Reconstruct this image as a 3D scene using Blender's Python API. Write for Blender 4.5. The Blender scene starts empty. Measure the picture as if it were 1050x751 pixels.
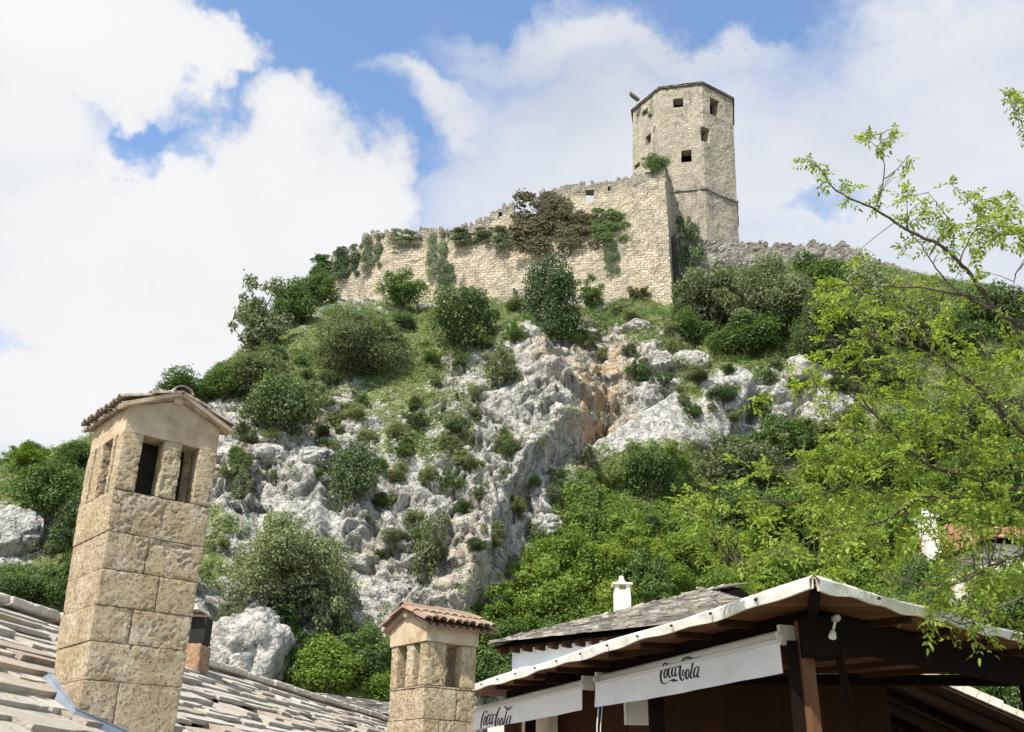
import bpy, math, random
import numpy as np
from mathutils import Vector, Matrix
from mathutils.bvhtree import BVHTree
S = bpy.context.scene
COL = S.collection
R = math.radians
# ------------------------------------------------------------------ camera
PITCH, ROLL, FPX = R(24), R(0.9), 1000.0
CAM = Vector((0, 0, 1.6))
FW = Vector((0, math.cos(PITCH), math.sin(PITCH)))
U0 = Vector((0, -math.sin(PITCH), math.cos(PITCH)))
R0 = Vector((1, 0, 0))
UP = U0 * math.cos(ROLL) - R0 * math.sin(ROLL)
RT = R0 * math.cos(ROLL) + U0 * math.sin(ROLL)
cd = bpy.data.cameras.new('camera')
cam = bpy.data.objects.new('camera', cd)
COL.objects.link(cam)
cd.sensor_width = 36; cd.lens = 36 * FPX / 1050
cd.clip_start = 0.05; cd.clip_end = 6000
mw = Matrix((RT, UP, -FW)).transposed().to_4x4(); mw.translation = CAM
cam.matrix_world = mw
S.camera = cam
# ------------------------------------------------------------------ sun and sky
SUN_DIR = Vector((-0.44, -0.66, 0.98)).normalized()          # towards the sun
sl = bpy.data.lights.new('sun', 'SUN'); sl.energy = 3.3; sl.angle = R(0.55); sl.color = (1, .955, .87)
so = bpy.data.objects.new('sun', sl); COL.objects.link(so)
so.rotation_euler = SUN_DIR.to_track_quat('Z', 'Y').to_euler()
so.location = (-30, -20, 60)
S.view_settings.view_transform = 'Standard'
S.view_settings.look = 'None'
S.view_settings.gamma = 1
S.view_settings.exposure = 1.0
S.view_settings.use_curve_mapping = False

def ray(px, py):
    return FW + RT * ((px - 525) / FPX) + UP * ((375.5 - py) / FPX)
def at(px, py, Y):
    d = ray(px, py)
    return CAM + d * (Y / d.y)
def level(px, py, z):
    d = ray(px, py)
    return CAM + d * ((z - CAM.z) / d.z)
def proj(P):
    """world points (n,3) -> reference pixel coordinates"""
    D = np.asarray(P, float) - np.array(CAM)
    f = D @ np.array(FW)
    return 525 + FPX * (D @ np.array(RT)) / f, 375.5 - FPX * (D @ np.array(UP)) / f

W = bpy.data.worlds.new('World'); S.world = W; W.use_nodes = True
nt = W.node_tree; nt.nodes.clear()
class NT:
    def __init__(s, nt): s.t = nt
    def n(s, typ, **kw):
        o = s.t.nodes.new(typ)
        for k, v in kw.items():
            if k.startswith('i_'):
                o.inputs[int(k[2:]) if k[2:].isdigit() else k[2:].replace('_', ' ')].default_value = v
            else: setattr(o, k, v)
        return o
    def l(s, a, b): s.t.links.new(a, b)
    def m(s, op, a, b=None, c=None, clamp=False):
        o = s.t.nodes.new('ShaderNodeMath'); o.operation = op; o.use_clamp = clamp
        for i, v in enumerate((a, b, c)):
            if v is None: continue
            if isinstance(v, (int, float)): o.inputs[i].default_value = v
            else: s.l(v, o.inputs[i])
        return o.outputs[0]
    def mix(s, f, a, b, bt='MIX'):
        o = s.t.nodes.new('ShaderNodeMix'); o.data_type = 'RGBA'; o.blend_type = bt
        for i, v in ((0, f), (6, a), (7, b)):
            if isinstance(v, (int, float)): o.inputs[i].default_value = v
            elif isinstance(v, tuple): o.inputs[i].default_value = (*v, 1) if len(v) == 3 else v
            else: s.l(v, o.inputs[i])
        return o.outputs[2]
    def ramp(s, v, stops):
        o = s.t.nodes.new('ShaderNodeValToRGB'); e = o.color_ramp.elements
        while len(e) < len(stops): e.new(0.5)
        for k, (p, c) in zip(e, stops):
            k.position = p; k.color = (c, c, c, 1) if isinstance(c, (int, float)) else (*c, 1)
        s.l(v, o.inputs[0]); return o.outputs[0]
    def smooth(s, v, a, b):
        o = s.t.nodes.new('ShaderNodeMapRange'); o.interpolation_type = 'SMOOTHSTEP'
        s.l(v, o.inputs[0]); o.inputs[1].default_value = a; o.inputs[2].default_value = b
        return o.outputs[0]
n = NT(nt)
sky = n.n('ShaderNodeTexSky'); sky.sky_type = 'NISHITA'; sky.sun_disc = False
sky.sun_elevation = math.asin(SUN_DIR.z)
sky.sun_rotation = math.atan2(SUN_DIR.x, SUN_DIR.y)
sky.air_density = 1.0; sky.dust_density = 0.7; sky.ozone_density = 1.6
tc = n.n('ShaderNodeTexCoord')
sx = n.n('ShaderNodeSeparateXYZ'); n.l(tc.outputs['Generated'], sx.inputs[0])
az = n.m('ARCTAN2', sx.outputs[0], sx.outputs[1]); el = n.m('ARCSINE', sx.outputs[2])
AZ0, EL0 = az, el
def noise(vec, scale, detail, rough=.55, w=None):
    o = n.n('ShaderNodeTexNoise'); n.l(vec, o.inputs['Vector'])
    o.inputs['Scale'].default_value = scale; o.inputs['Detail'].default_value = detail
    o.inputs['Roughness'].default_value = rough
    return o.outputs[0]
gen = tc.outputs['Generated']
nb = noise(gen, 3.4, 7, .58); nbb = noise(gen, 9, 6, .6)
mp = n.n('ShaderNodeMapping'); n.l(gen, mp.inputs[0]); mp.inputs['Scale'].default_value = (1, 1, 2.2); mp.inputs['Location'].default_value = (3, 1, 7)
nw = noise(mp.outputs[0], 2.6, 8, .62)
nshade = noise(mp.outputs[0], 4.0, 5, .5)
def cnoise(vec, scale, det):
    o = n.n('ShaderNodeTexNoise'); n.l(vec, o.inputs['Vector']); o.inputs['Scale'].default_value = scale; o.inputs['Detail'].default_value = det
    o.inputs['Roughness'].default_value = .6
    sc_ = n.n('ShaderNodeSeparateColor'); n.l(o.outputs[1], sc_.inputs[0]); return sc_.outputs
w1 = cnoise(gen, 3.2, 8)
az = n.m('ADD', az, n.m('MULTIPLY', n.m('SUBTRACT', w1[0], .5), .42))
el = n.m('ADD', el, n.m('MULTIPLY', n.m('SUBTRACT', w1[1], .5), .42))
def ell(cx, cy, rx, ry):
    d = ray(cx, cy).normalized()
    a0 = math.atan2(d.x, d.y); e0 = math.asin(d.z)
    a = n.m('DIVIDE', n.m('SUBTRACT', az, a0), rx / 1000 / math.cos(e0))
    e = n.m('DIVIDE', n.m('SUBTRACT', el, e0), ry / 1000)
    return n.m('SUBTRACT', 1.0, n.m('ADD', n.m('MULTIPLY', a, a), n.m('MULTIPLY', e, e)))
def union(lst):
    o = None
    for t in lst:
        v = n.m('MAXIMUM', ell(*t), -1.5)
        o = v if o is None else n.m('MAXIMUM', o, v)
    return o
cum = union([(70, 40, 165, 72), (180, 70, 75, 48), (60, 230, 130, 105), (285, 185, 95, 78), (365, 245, 110, 95),
             (180, 390, 330, 170), (-120, 260, 200, 330), (430, 330, 120, 110), (230, 260, 150, 90), (445, 255, 50, 35)])
gaps = union([(30, 338, 42, 20), (140, 160, 26, 40), (490, 207, 26, 12)])
dens = n.m('ADD', cum, n.m('MULTIPLY', n.m('SUBTRACT', nb, .5), 1.9))
dens = n.m('ADD', dens, n.m('MULTIPLY', n.m('SUBTRACT', nbb, .5), .9))
dens = n.m('SUBTRACT', dens, n.m('MULTIPLY', n.m('MAXIMUM', gaps, 0.0), .5))
cumf = n.smooth(dens, -.12, .55)
wis = union([(660, 170, 200, 115), (900, 190, 320, 140), (640, 50, 130, 40), (1000, 50, 160, 80), (800, 330, 380, 90), (450, 110, 60, 30)])
wgap = union([(822, 228, 52, 24), (710, 5, 110, 30), (400, 130, 60, 40), (560, 265, 40, 30)])
wd = n.m('ADD', n.m('MULTIPLY', wis, .9), n.m('MULTIPLY', n.m('SUBTRACT', nw, .5), 2.0))
wd = n.m('SUBTRACT', wd, n.m('MULTIPLY', n.m('MAXIMUM', wgap, 0.0), 1.1))
wf = n.m('MULTIPLY', n.smooth(wd, -1.0, .95), .93)
away = n.m('MULTIPLY', n.smooth(nw, .42, .62), n.smooth(n.m('ABSOLUTE', AZ0), .7, 1.1))
cov = n.m('MAXIMUM', n.m('MAXIMUM', cumf, wf), away)
skc = n.mix(1.0, sky.outputs[0], (0.132, 0.138, 0.140), 'MULTIPLY')
shade = n.m('ADD', n.m('MULTIPLY', nshade, .30), n.m('MULTIPLY', n.smooth(dens, .0, 1.2), .08))
cc = n.ramp(shade, [(.06, (.30, .325, .37)), (.13, (.385, .40, .425)), (.20, (.445, .452, .462)), (.30, (.475, .478, .482))])
fin = n.mix(cov, skc, cc)
bg = n.n('ShaderNodeBackground'); n.l(fin, bg.inputs[0]); bg.inputs[1].default_value = 1.0
out = n.n('ShaderNodeOutputWorld'); n.l(bg.outputs[0], out.inputs[0])

# ------------------------------------------------------------------ numpy noise
def _h(ix, iy, iz, s):
    h = (ix.astype(np.int64) * 374761393 + iy.astype(np.int64) * 668265263 + iz.astype(np.int64) * 2147483647 + s * 974634777) & 0xffffffff
    h = ((h ^ (h >> 13)) * 1274126177) & 0xffffffff
    h = ((h ^ (h >> 16)) * 2246822519) & 0xffffffff
    return ((h ^ (h >> 15)) & 0xffffff) / float(0xffffff)
def vnoise(P, s=0):
    i = np.floor(P); f = P - i; f = f * f * f * (f * (f * 6 - 15) + 10); i = i.astype(np.int64)
    r = 0
    for dx in (0, 1):
        for dy in (0, 1):
            for dz in (0, 1):
                w = (f[:, 0] if dx else 1 - f[:, 0]) * (f[:, 1] if dy else 1 - f[:, 1]) * (f[:, 2] if dz else 1 - f[:, 2])
                r = r + w * _h(i[:, 0] + dx, i[:, 1] + dy, i[:, 2] + dz, s)
    return r * 2 - 1
def fbm(P, s=0, o=4, g=.5):
    r = 0; a = 1; t = 0
    for k in range(o):
        r = r + a * vnoise(P * 2 ** k + 17.3 * k, s + k); t += a; a *= g
    return r / t
def voro(P, s=0, full=False):
    i = np.floor(P).astype(np.int64); n_ = len(P)
    f1 = np.full(n_, 9.); f2 = np.full(n_, 9.); dl = np.zeros((n_, 3)); cid = np.zeros(n_)
    for dx in (-1, 0, 1):
        for dy in (-1, 0, 1):
            for dz in (-1, 0, 1):
                a, b, c = i[:, 0] + dx, i[:, 1] + dy, i[:, 2] + dz
                q = np.stack([a + _h(a, b, c, s), b + _h(a, b, c, s + 1), c + _h(a, b, c, s + 2)], 1)
                d = np.sqrt(((q - P) ** 2).sum(1))
                m = d < f1
                f2 = np.where(m, f1, np.minimum(f2, d)); dl = np.where(m[:, None], q - P, dl)
                cid = np.where(m, _h(a, b, c, s + 5), cid)
                f1 = np.where(m, d, f1)
    return (f1, f2, cid, dl) if full else (f1, f2, cid)
def sst(x, a, b):
    t = np.clip((x - a) / (b - a), 0, 1); return t * t * (3 - 2 * t)

# ------------------------------------------------------------------ objects
def link(name, me, mat=None, parent=None, **props):
    o = bpy.data.objects.new(name, me); COL.objects.link(o)
    if me is not None and mat is not None:
        for m_ in (mat if isinstance(mat, (list, tuple)) else [mat]): me.materials.append(m_)
    if parent is not None: o.parent = parent
    for k, v in props.items():
        if v is not None: o[k] = v
    return o
def empty(name, loc, label, cat, group=None, rz=0):
    o = bpy.data.objects.new(name, None); COL.objects.link(o)
    o.location = loc; o.rotation_euler = (0, 0, rz); o.empty_display_size = .2
    o['label'] = label; o['category'] = cat
    if group: o['group'] = group
    return o
def npmesh(name, V, F, smooth=False, uv=None):
    """V (n,3), F (m,k) same-size faces"""
    V = np.asarray(V, np.float32); F = np.asarray(F, np.int32)
    me = bpy.data.meshes.new(name)
    me.vertices.add(len(V)); me.vertices.foreach_set('co', V.ravel())
    k = F.shape[1]
    me.loops.add(F.size); me.loops.foreach_set('vertex_index', F.ravel())
    me.polygons.add(len(F)); me.polygons.foreach_set('loop_start', np.arange(0, F.size, k, dtype=np.int32))
    try: me.polygons.foreach_set('loop_total', np.full(len(F), k, np.int32))
    except Exception: pass
    me.update(calc_edges=True); me.validate()
    me.polygons.foreach_set('use_smooth', np.full(len(me.polygons), smooth))
    return me
class MB:
    def __init__(s): s.v = []; s.f = []; s.uv = []
    def poly(s, pts, uvs=None):
        k = len(s.v); s.v += [tuple(p) for p in pts]; s.f.append(tuple(range(k, k + len(pts))))
        s.uv.append(uvs if uvs else [(0, 0)] * len(pts))
    def hexa(s, p):       # 8 points: bottom 4 ccw, top 4 ccw
        k = len(s.v); s.v += [tuple(q) for q in p]
        for f in ((3, 2, 1, 0), (4, 5, 6, 7), (0, 1, 5, 4), (1, 2, 6, 5), (2, 3, 7, 6), (3, 0, 4, 7)):
            s.f.append(tuple(k + i for i in f)); s.uv.append([(0, 0)] * 4)
    def box(s, o, a, b, c):   # origin corner and three edge vectors
        o, a, b, c = map(Vector, (o, a, b, c))
        if a.cross(b).dot(c) < 0: a, b = b, a
        s.hexa([o, o + a, o + a + b, o + b, o + c, o + a + c, o + a + b + c, o + b + c])
    def bar(s, p, q, w, h, up=Vector((0, 0, 1))):
        p, q = Vector(p), Vector(q); d = (q - p)
        x = d.cross(up).normalized() * w; y = x.cross(d).normalized() * h
        s.box(p - x / 2 - y / 2, x, y, d)
    def tube(s, pts, rad, seg=6, cap=True):
        pts = [Vector(p) for p in pts]; rings = []
        ref = Vector((.3, .2, 1)).normalized()
        for i, p in enumerate(pts):
            d = (pts[min(i + 1, len(pts) - 1)] - pts[max(i - 1, 0)]).normalized()
            x = d.cross(ref)
            if x.length < .05: x = d.cross(Vector((1, 0, 0)))
            x.normalize(); y = x.cross(d)
            r = rad[i] if hasattr(rad, '__len__') else rad
            k = len(s.v)
            for j in range(seg):
                t = 2 * math.pi * j / seg
                s.v.append(tuple(p + (x * math.cos(t) + y * math.sin(t)) * r))
            rings.append(k)
        for a, b in zip(rings, rings[1:]):
            for j in range(seg):
                j2 = (j + 1) % seg
                s.f.append((a + j, b + j, b + j2, a + j2)); s.uv.append([(0, 0)] * 4)
        if cap:
            s.f.append(tuple(rings[0] + j for j in range(seg))); s.uv.append([(0, 0)] * seg)
            s.f.append(tuple(rings[-1] + j for j in reversed(range(seg)))); s.uv.append([(0, 0)] * seg)
    def build(s, name, mat, parent=None, smooth=False, **props):
        me = bpy.data.meshes.new(name); me.from_pydata(s.v, [], s.f)
        u = me.uv_layers.new(name='UVMap')
        flat = [c for f in s.uv for q in f for c in q]
        if len(flat) == len(u.data) * 2: u.data.foreach_set('uv', flat)
        if smooth: me.polygons.foreach_set('use_smooth', [True] * len(me.polygons))
        me.update()
        o = link(name, me, mat, None, **props)
        if parent is not None:
            o.parent = parent
            o.matrix_parent_inverse = MPI(parent)
        return o
def MPI(p):
    m = Matrix.Translation(p.location) @ p.rotation_euler.to_matrix().to_4x4()
    return m.inverted()

# ------------------------------------------------------------------ materials
MATS = {}
def mat(name, fn, rough=.85, bump=None, spec=.3):
    m = bpy.data.materials.new(name); m.use_nodes = True; t = m.node_tree
    b = t.nodes['Principled BSDF']; b.inputs['Roughness'].default_value = rough
    b.inputs['Specular IOR Level'].default_value = spec
    k = NT(t); tcn = k.n('ShaderNodeTexCoord'); g = k.n('ShaderNodeNewGeometry')
    res = fn(k, tcn, g)
    col, h = res if isinstance(res, tuple) and len(res) == 2 else (res, None)
    if isinstance(col, tuple): b.inputs['Base Color'].default_value = (*col, 1)
    else: k.l(col, b.inputs['Base Color'])
    if h is not None:
        bp = k.n('ShaderNodeBump'); bp.inputs['Strength'].default_value = bump[0]; bp.inputs['Distance'].default_value = bump[1]
        k.l(h, bp.inputs['Height']); k.l(bp.outputs[0], b.inputs['Normal'])
    MATS[name] = m
    return m
def nz(k, vec, sc, det=4, ro=.55, st=None):
    if st:
        q = k.n('ShaderNodeMapping'); k.l(vec, q.inputs[0]); q.inputs['Scale'].default_value = st; vec = q.outputs[0]
    o = k.n('ShaderNodeTexNoise'); k.l(vec, o.inputs['Vector']); o.inputs['Scale'].default_value = sc
    o.inputs['Detail'].default_value = det; o.inputs['Roughness'].default_value = ro
    return o.outputs[0]
def vz(k, vec, sc, feat='F1', out=0, st=None):
    if st:
        q = k.n('ShaderNodeMapping'); k.l(vec, q.inputs[0]); q.inputs['Scale'].default_value = st; vec = q.outputs[0]
    o = k.n('ShaderNodeTexVoronoi'); o.feature = feat; k.l(vec, o.inputs['Vector']); o.inputs['Scale'].default_value = sc
    return o.outputs[out]

def f_hill(k, tc, g):
    P = g.outputs['Position']
    at_ = k.n('ShaderNodeAttribute'); at_.attribute_name = 'cover'
    sp = k.n('ShaderNodeSeparateColor'); k.l(at_.outputs['Color'], sp.inputs[0])
    veg, och, dark = sp.outputs[0], sp.outputs[1], sp.outputs[2]
    a = nz(k, P, 1.1, 8, .65); b = nz(k, P, 6, 8, .65); c = nz(k, P, .35, 4, .5)
    st = nz(k, P, 2.2, 7, .65, (1, 1, .16))
    rock = k.ramp(a, [(.28, (.29, .275, .24)), (.44, (.465, .445, .395)), (.64, (.65, .62, .55))])
    rock = k.mix(k.m('MULTIPLY', k.smooth(b, .54, .68), .7), rock, (.28, .275, .26))
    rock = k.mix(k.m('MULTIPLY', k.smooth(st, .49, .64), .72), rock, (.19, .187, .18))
    rock = k.mix(k.m('MULTIPLY', k.smooth(c, .5, .65), .45), rock, (.50, .46, .38))
    pit = vz(k, P, 5.5); 
    rock = k.mix(k.m('MULTIPLY', k.smooth(nz(k, P, 14, 3, .7), .56, .68), .5), rock, (.13, .13, .125))
    rock = k.mix(och, rock, k.ramp(a, [(.3, (.40, .27, .14)), (.6, (.55, .40, .24))]))
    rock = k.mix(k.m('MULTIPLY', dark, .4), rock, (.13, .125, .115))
    wn = k.n('ShaderNodeTexNoise'); k.l(P, wn.inputs['Vector']); wn.inputs['Scale'].default_value = 1.1; wn.inputs['Detail'].default_value = 5
    wp = k.n('ShaderNodeVectorMath'); wp.operation = 'MULTIPLY_ADD'; k.l(wn.outputs[1], wp.inputs[0]); wp.inputs[1].default_value = (1.1, 1.1, 1.1); k.l(P, wp.inputs[2])
    ck = vz(k, wp.outputs[0], 1.3, 'DISTANCE_TO_EDGE', 0, (1.2, 1, .7)); ck2 = vz(k, wp.outputs[0], 3.4, 'DISTANCE_TO_EDGE', 0, (1, 1, 1.3))
    cm = k.m('MAXIMUM', k.m('SUBTRACT', 1.0, k.smooth(ck, .0, .035)), k.m('MULTIPLY', k.m('SUBTRACT', 1.0, k.smooth(ck2, .0, .05)), .6))
    cm = k.m('MULTIPLY', cm, k.smooth(nz(k, P, 1.7, 3), .42, .55))
    rock = k.mix(k.m('MULTIPLY', cm, .55), rock, (.13, .12, .105))
    gr = k.ramp(nz(k, P, 2.3, 8, .7), [(.32, (.05, .075, .02)), (.5, (.13, .165, .045)), (.68, (.27, .28, .11))])
    gr = k.mix(k.smooth(b, .56, .66), gr, (.30, .30, .20))
    m = k.m('ADD', veg, k.m('MULTIPLY', k.m('SUBTRACT', b, .5), 1.2))
    col = k.mix(k.smooth(m, .42, .58), rock, gr)
    h = k.m('ADD', k.m('MULTIPLY', k.m('SUBTRACT', a, k.m('MULTIPLY', cm, .35)), .8), k.m('ADD', k.m('MULTIPLY', b, .5), k.m('MULTIPLY', pit, .25)))
    return col, h
M_hill = mat('hillside', f_hill, .95, (.9, .35), .15)

def f_rock(k, tc, g):
    P = g.outputs['Position']
    a = nz(k, P, 1.6, 8, .65); b = nz(k, P, 8, 6, .65)
    rock = k.ramp(a, [(.30, (.24, .235, .22)), (.5, (.40, .39, .365)), (.68, (.56, .545, .50))])
    rock = k.mix(k.smooth(b, .54, .64), rock, (.22, .22, .21))
    return rock, k.m('ADD', a, k.m('MULTIPLY', b, .5))
M_rock = mat('boulder_limestone', f_rock, .95, (.8, .2), .15)

def stone_wall(k, tc, g, sc, base, dark, light, regular=.5):
    P = g.outputs['Position']; uv = tc.outputs['UV']
    nn = nz(k, P, 1.3, 5, .6)
    wv = k.n('ShaderNodeVectorMath'); wv.operation = 'MULTIPLY_ADD'
    nc = k.n('ShaderNodeTexNoise'); k.l(uv, nc.inputs['Vector']); nc.inputs['Scale'].default_value = 1.5; nc.inputs['Detail'].default_value = 4
    k.l(nc.outputs[1], wv.inputs[0]); wv.inputs[1].default_value = (.25 * (1 - regular), .25 * (1 - regular), 0); k.l(uv, wv.inputs[2])
    br = k.n('ShaderNodeTexBrick'); k.l(wv.outputs[0], br.inputs['Vector']); br.inputs['Scale'].default_value = sc
    br.inputs['Mortar Size'].default_value = .018; br.inputs['Mortar Smooth'].default_value = .6; br.inputs['Bias'].default_value = 0
    br.inputs['Brick Width'].default_value = .52; br.inputs['Row Height'].default_value = .25
    br.inputs['Color1'].default_value = (*base, 1); br.inputs['Color2'].default_value = (*light, 1); br.inputs['Mortar'].default_value = (*[x * .66 for x in base], 1)
    vc = vz(k, wv.outputs[0], sc * 2.6, 'F1', 1, (1, 1.7, 1)); bw = k.n('ShaderNodeRGBToBW'); k.l(vc, bw.inputs[0])
    ve = vz(k, wv.outputs[0], sc * 2.6, 'DISTANCE_TO_EDGE', 0, (1, 1.7, 1))
    rub = k.ramp(bw.outputs[0], [(.2, tuple(x * .75 for x in base)), (.5, base), (.8, light)])
    rub = k.mix(k.smooth(ve, .0, .12), tuple(x * .6 for x in base), rub)
    f = k.smooth(nn, .5 - .5 * regular + .02, .62 - .5 * regular + .02)
    c = k.mix(f, rub, br.outputs[0])
    c = k.mix(k.m('MULTIPLY', k.smooth(nz(k, P, .7, 8, .72), .45, .62), .75), c, dark)
    c = k.mix(k.m('MULTIPLY', k.smooth(nz(k, P, 1.6, 7, .7, (1, 1, .18)), .52, .66), .6), c, tuple(x * .5 for x in dark))
    c = k.mix(k.m('MULTIPLY', k.smooth(nz(k, P, 9, 4, .7), .55, .68), .35), c, tuple(x * .4 for x in base))
    h = k.m('ADD', k.m('MULTIPLY', k.smooth(ve, 0, .15), .5), k.m('ADD', nz(k, P, 8, 5, .65), k.m('MULTIPLY', br.outputs[1], -.7)))
    return c, h
def f_wall(k, tc, g):
    c, h = stone_wall(k, tc, g, 1.15, (.52, .43, .30), (.36, .315, .24), (.66, .565, .41), .62)
    a = k.n('ShaderNodeAttribute'); a.attribute_name = 'weather'
    P = g.outputs['Position']
    m = k.m('ADD', a.outputs['Fac'], k.m('MULTIPLY', k.m('SUBTRACT', nz(k, P, .8, 7, .7), .5), 2.4))
    c = k.mix(k.m('MULTIPLY', k.smooth(m, .25, .75), .8), c, k.ramp(nz(k, P, 5, 4, .7), [(.35, (.12, .11, .09)), (.6, (.34, .31, .26))]))
    return c, h
M_wall = mat('castle_limestone', f_wall, .92, (.8, .12), .15)
M_tower = mat('tower_limestone', lambda k, tc, g: stone_wall(k, tc, g, 1.5, (.45, .385, .285), (.34, .30, .235), (.60, .53, .40), .35), .92, (.8, .12), .15)
M_grey = mat('rubble_limestone', lambda k, tc, g: stone_wall(k, tc, g, 1.3, (.38, .345, .28), (.28, .25, .205), (.50, .46, .385), .1), .95, (.9, .15), .15)
M_black = mat('interior_shade', lambda k, tc, g: k.ramp(nz(k, g.outputs['Position'], 4, 3), [(.3, (.012, .010, .008)), (.7, (.03, .025, .02))]), .95)  # near-black colour standing for the shade inside openings

def f_tuff(k, tc, g):
    P = g.outputs['Position']
    a = nz(k, P, 5, 8, .68); b = nz(k, P, 38, 6, .7); c = nz(k, P, 1.7, 3, .5); d = nz(k, P, 14, 5, .7)
    col = k.ramp(a, [(.30, (.33, .24, .14)), (.48, (.50, .39, .25)), (.68, (.64, .545, .39))])
    col = k.mix(k.m('MULTIPLY', k.smooth(c, .48, .62), .45), col, (.54, .40, .225))
    col = k.mix(k.m('MULTIPLY', k.smooth(b, .52, .62), .8), col, (.15, .105, .06))
    col = k.mix(k.m('MULTIPLY', k.smooth(d, .60, .70), .8), col, (.62, .57, .46))
    col = k.mix(k.m('MULTIPLY', k.smooth(d, .43, .34), .55), col, (.26, .19, .11))
    return col, k.m('ADD', k.m('MULTIPLY', a, .6), k.m('ADD', b, d))
M_tuff = mat('weathered_tufa', f_tuff, .95, (.9, .03), .15)
M_mortar = mat('smooth_tan_render', lambda k, tc, g: (k.ramp(nz(k, g.outputs['Position'], 4.5, 7, .65), [(.3, (.32, .235, .145)), (.5, (.48, .37, .245)), (.7, (.58, .475, .335))]), nz(k, g.outputs['Position'], 30, 6, .7)), .93, (.6, .012), .15)
M_tile = mat('clay_tile', lambda k, tc, g: (k.mix(k.m('MULTIPLY', k.smooth(nz(k, g.outputs['Position'], 13, 6, .7), .42, .56), .9), k.ramp(g.outputs['Random Per Island'], [(0, (.22, .11, .07)), (.5, (.36, .20, .13)), (1, (.40, .29, .20))]), (.26, .215, .16)), nz(k, g.outputs['Position'], 40, 5, .7)), .9, (.6, .01), .2)
def f_slab(k, tc, g):
    P = g.outputs['Position']
    c = k.ramp(g.outputs['Random Per Island'], [(0, (.46, .39, .30)), (.4, (.60, .535, .43)), (.8, (.70, .645, .55)), (1, (.50, .40, .30))])
    a = nz(k, P, 7, 8, .7)
    c = k.mix(k.m('MULTIPLY', k.smooth(a, .53, .67), .5), c, (.28, .23, .18))
    c = k.mix(k.m('MULTIPLY', k.smooth(nz(k, P, 22, 6, .7), .54, .66), .6), c, (.64, .61, .55))
    c = k.mix(k.m('MULTIPLY', k.smooth(nz(k, P, 3.2, 5, .7), .56, .66), .45), c, (.26, .20, .15))
    return c, k.m('ADD', a, nz(k, P, 45, 5, .7))
M_slab = mat('lichened_stone_slab', f_slab, .95, (.9, .03), .15)
M_capst = mat('limewashed_mortar', lambda k, tc, g: (k.ramp(nz(k, g.outputs['Position'], 6, 8, .7), [(.3, (.42, .35, .26)), (.5, (.60, .53, .42)), (.7, (.70, .65, .56))]), nz(k, g.outputs['Position'], 25, 6, .7)), .93, (.7, .03), .15)
M_zinc = mat('zinc_flashing', lambda k, tc, g: k.ramp(nz(k, g.outputs['Position'], 6, 5), [(.3, (.13, .155, .185)), (.7, (.22, .245, .275))]), .6, None, .35)
M_white = mat('white_plaster', lambda k, tc, g: (k.ramp(nz(k, g.outputs['Position'], 2, 6), [(.3, (.60, .62, .63)), (.7, (.74, .75, .74))]), nz(k, g.outputs['Position'], 30, 4)), .9, (.3, .01), .2)
M_wplast = mat('cream_plaster', lambda k, tc, g: k.ramp(nz(k, g.outputs['Position'], 5, 6), [(.3, (.60, .53, .43)), (.7, (.76, .71, .62))]), .9)
def f_wood(k, tc, g, c1, c2):
    P = g.outputs['Position']
    a = nz(k, P, 7, 6, .6, (1, 1, .5)); b = nz(k, tc.outputs['Object'], 2, 4)
    c = k.mix(a, c1, c2)
    c = k.mix(k.m('MULTIPLY', g.outputs['Random Per Island'], .6), c, tuple(x * .45 for x in c1))
    return c, a
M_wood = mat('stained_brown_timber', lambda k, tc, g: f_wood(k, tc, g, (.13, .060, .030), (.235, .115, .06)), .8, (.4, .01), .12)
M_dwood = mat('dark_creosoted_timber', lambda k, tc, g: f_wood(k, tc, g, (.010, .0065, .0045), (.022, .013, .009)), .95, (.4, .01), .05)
M_mwood = mat('mid_brown_timber', lambda k, tc, g: f_wood(k, tc, g, (.045, .024, .014), (.085, .043, .024)), .9, (.4, .01), .08)
M_tarp = mat('pale_roofing_membrane', lambda k, tc, g: (k.ramp(nz(k, g.outputs['Position'], 3.5, 7, .65), [(.3, (.50, .45, .36)), (.5, (.68, .64, .56)), (.7, (.78, .75, .68))]), nz(k, g.outputs['Position'], 9, 5, .6)), .7, (.4, .03), .3)
M_cloth = mat('cream_awning_cloth', lambda k, tc, g: (k.ramp(nz(k, g.outputs['Position'], 2.2, 5, .6), [(.3, (.60, .565, .51)), (.7, (.72, .69, .64))]), nz(k, g.outputs['Position'], 5, 4)), .85, (.3, .03), .2)
M_metalw = mat('cream_metal', lambda k, tc, g: (.58, .53, .45), .5)
M_ink = mat('dark_brown_print', lambda k, tc, g: (.035, .022, .016), .8)
M_bulb = mat('frosted_glass', lambda k, tc, g: (.42, .40, .38), .35, None, .5)
M_brick = mat('old_brick', lambda k, tc, g: k.ramp(nz(k, g.outputs['Position'], 12, 5, .7), [(.35, (.20, .10, .055)), (.6, (.42, .27, .16))]), .95)
M_bark = mat('grey_brown_bark', lambda k, tc, g: (k.ramp(nz(k, g.outputs['Position'], 14, 6, .7, (1, 1, .4)), [(.3, (.045, .034, .025)), (.7, (.15, .12, .09))]), nz(k, g.outputs['Position'], 30, 4)), .95, (.5, .01), .1)
M_rope = mat('white_cord', lambda k, tc, g: (.6, .6, .58), .8)
M_ground = mat('stony_ground', lambda k, tc, g: k.ramp(nz(k, g.outputs['Position'], .8, 8, .65), [(.3, (.10, .11, .05)), (.5, (.20, .19, .12)), (.7, (.33, .31, .26))]), .95)

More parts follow.
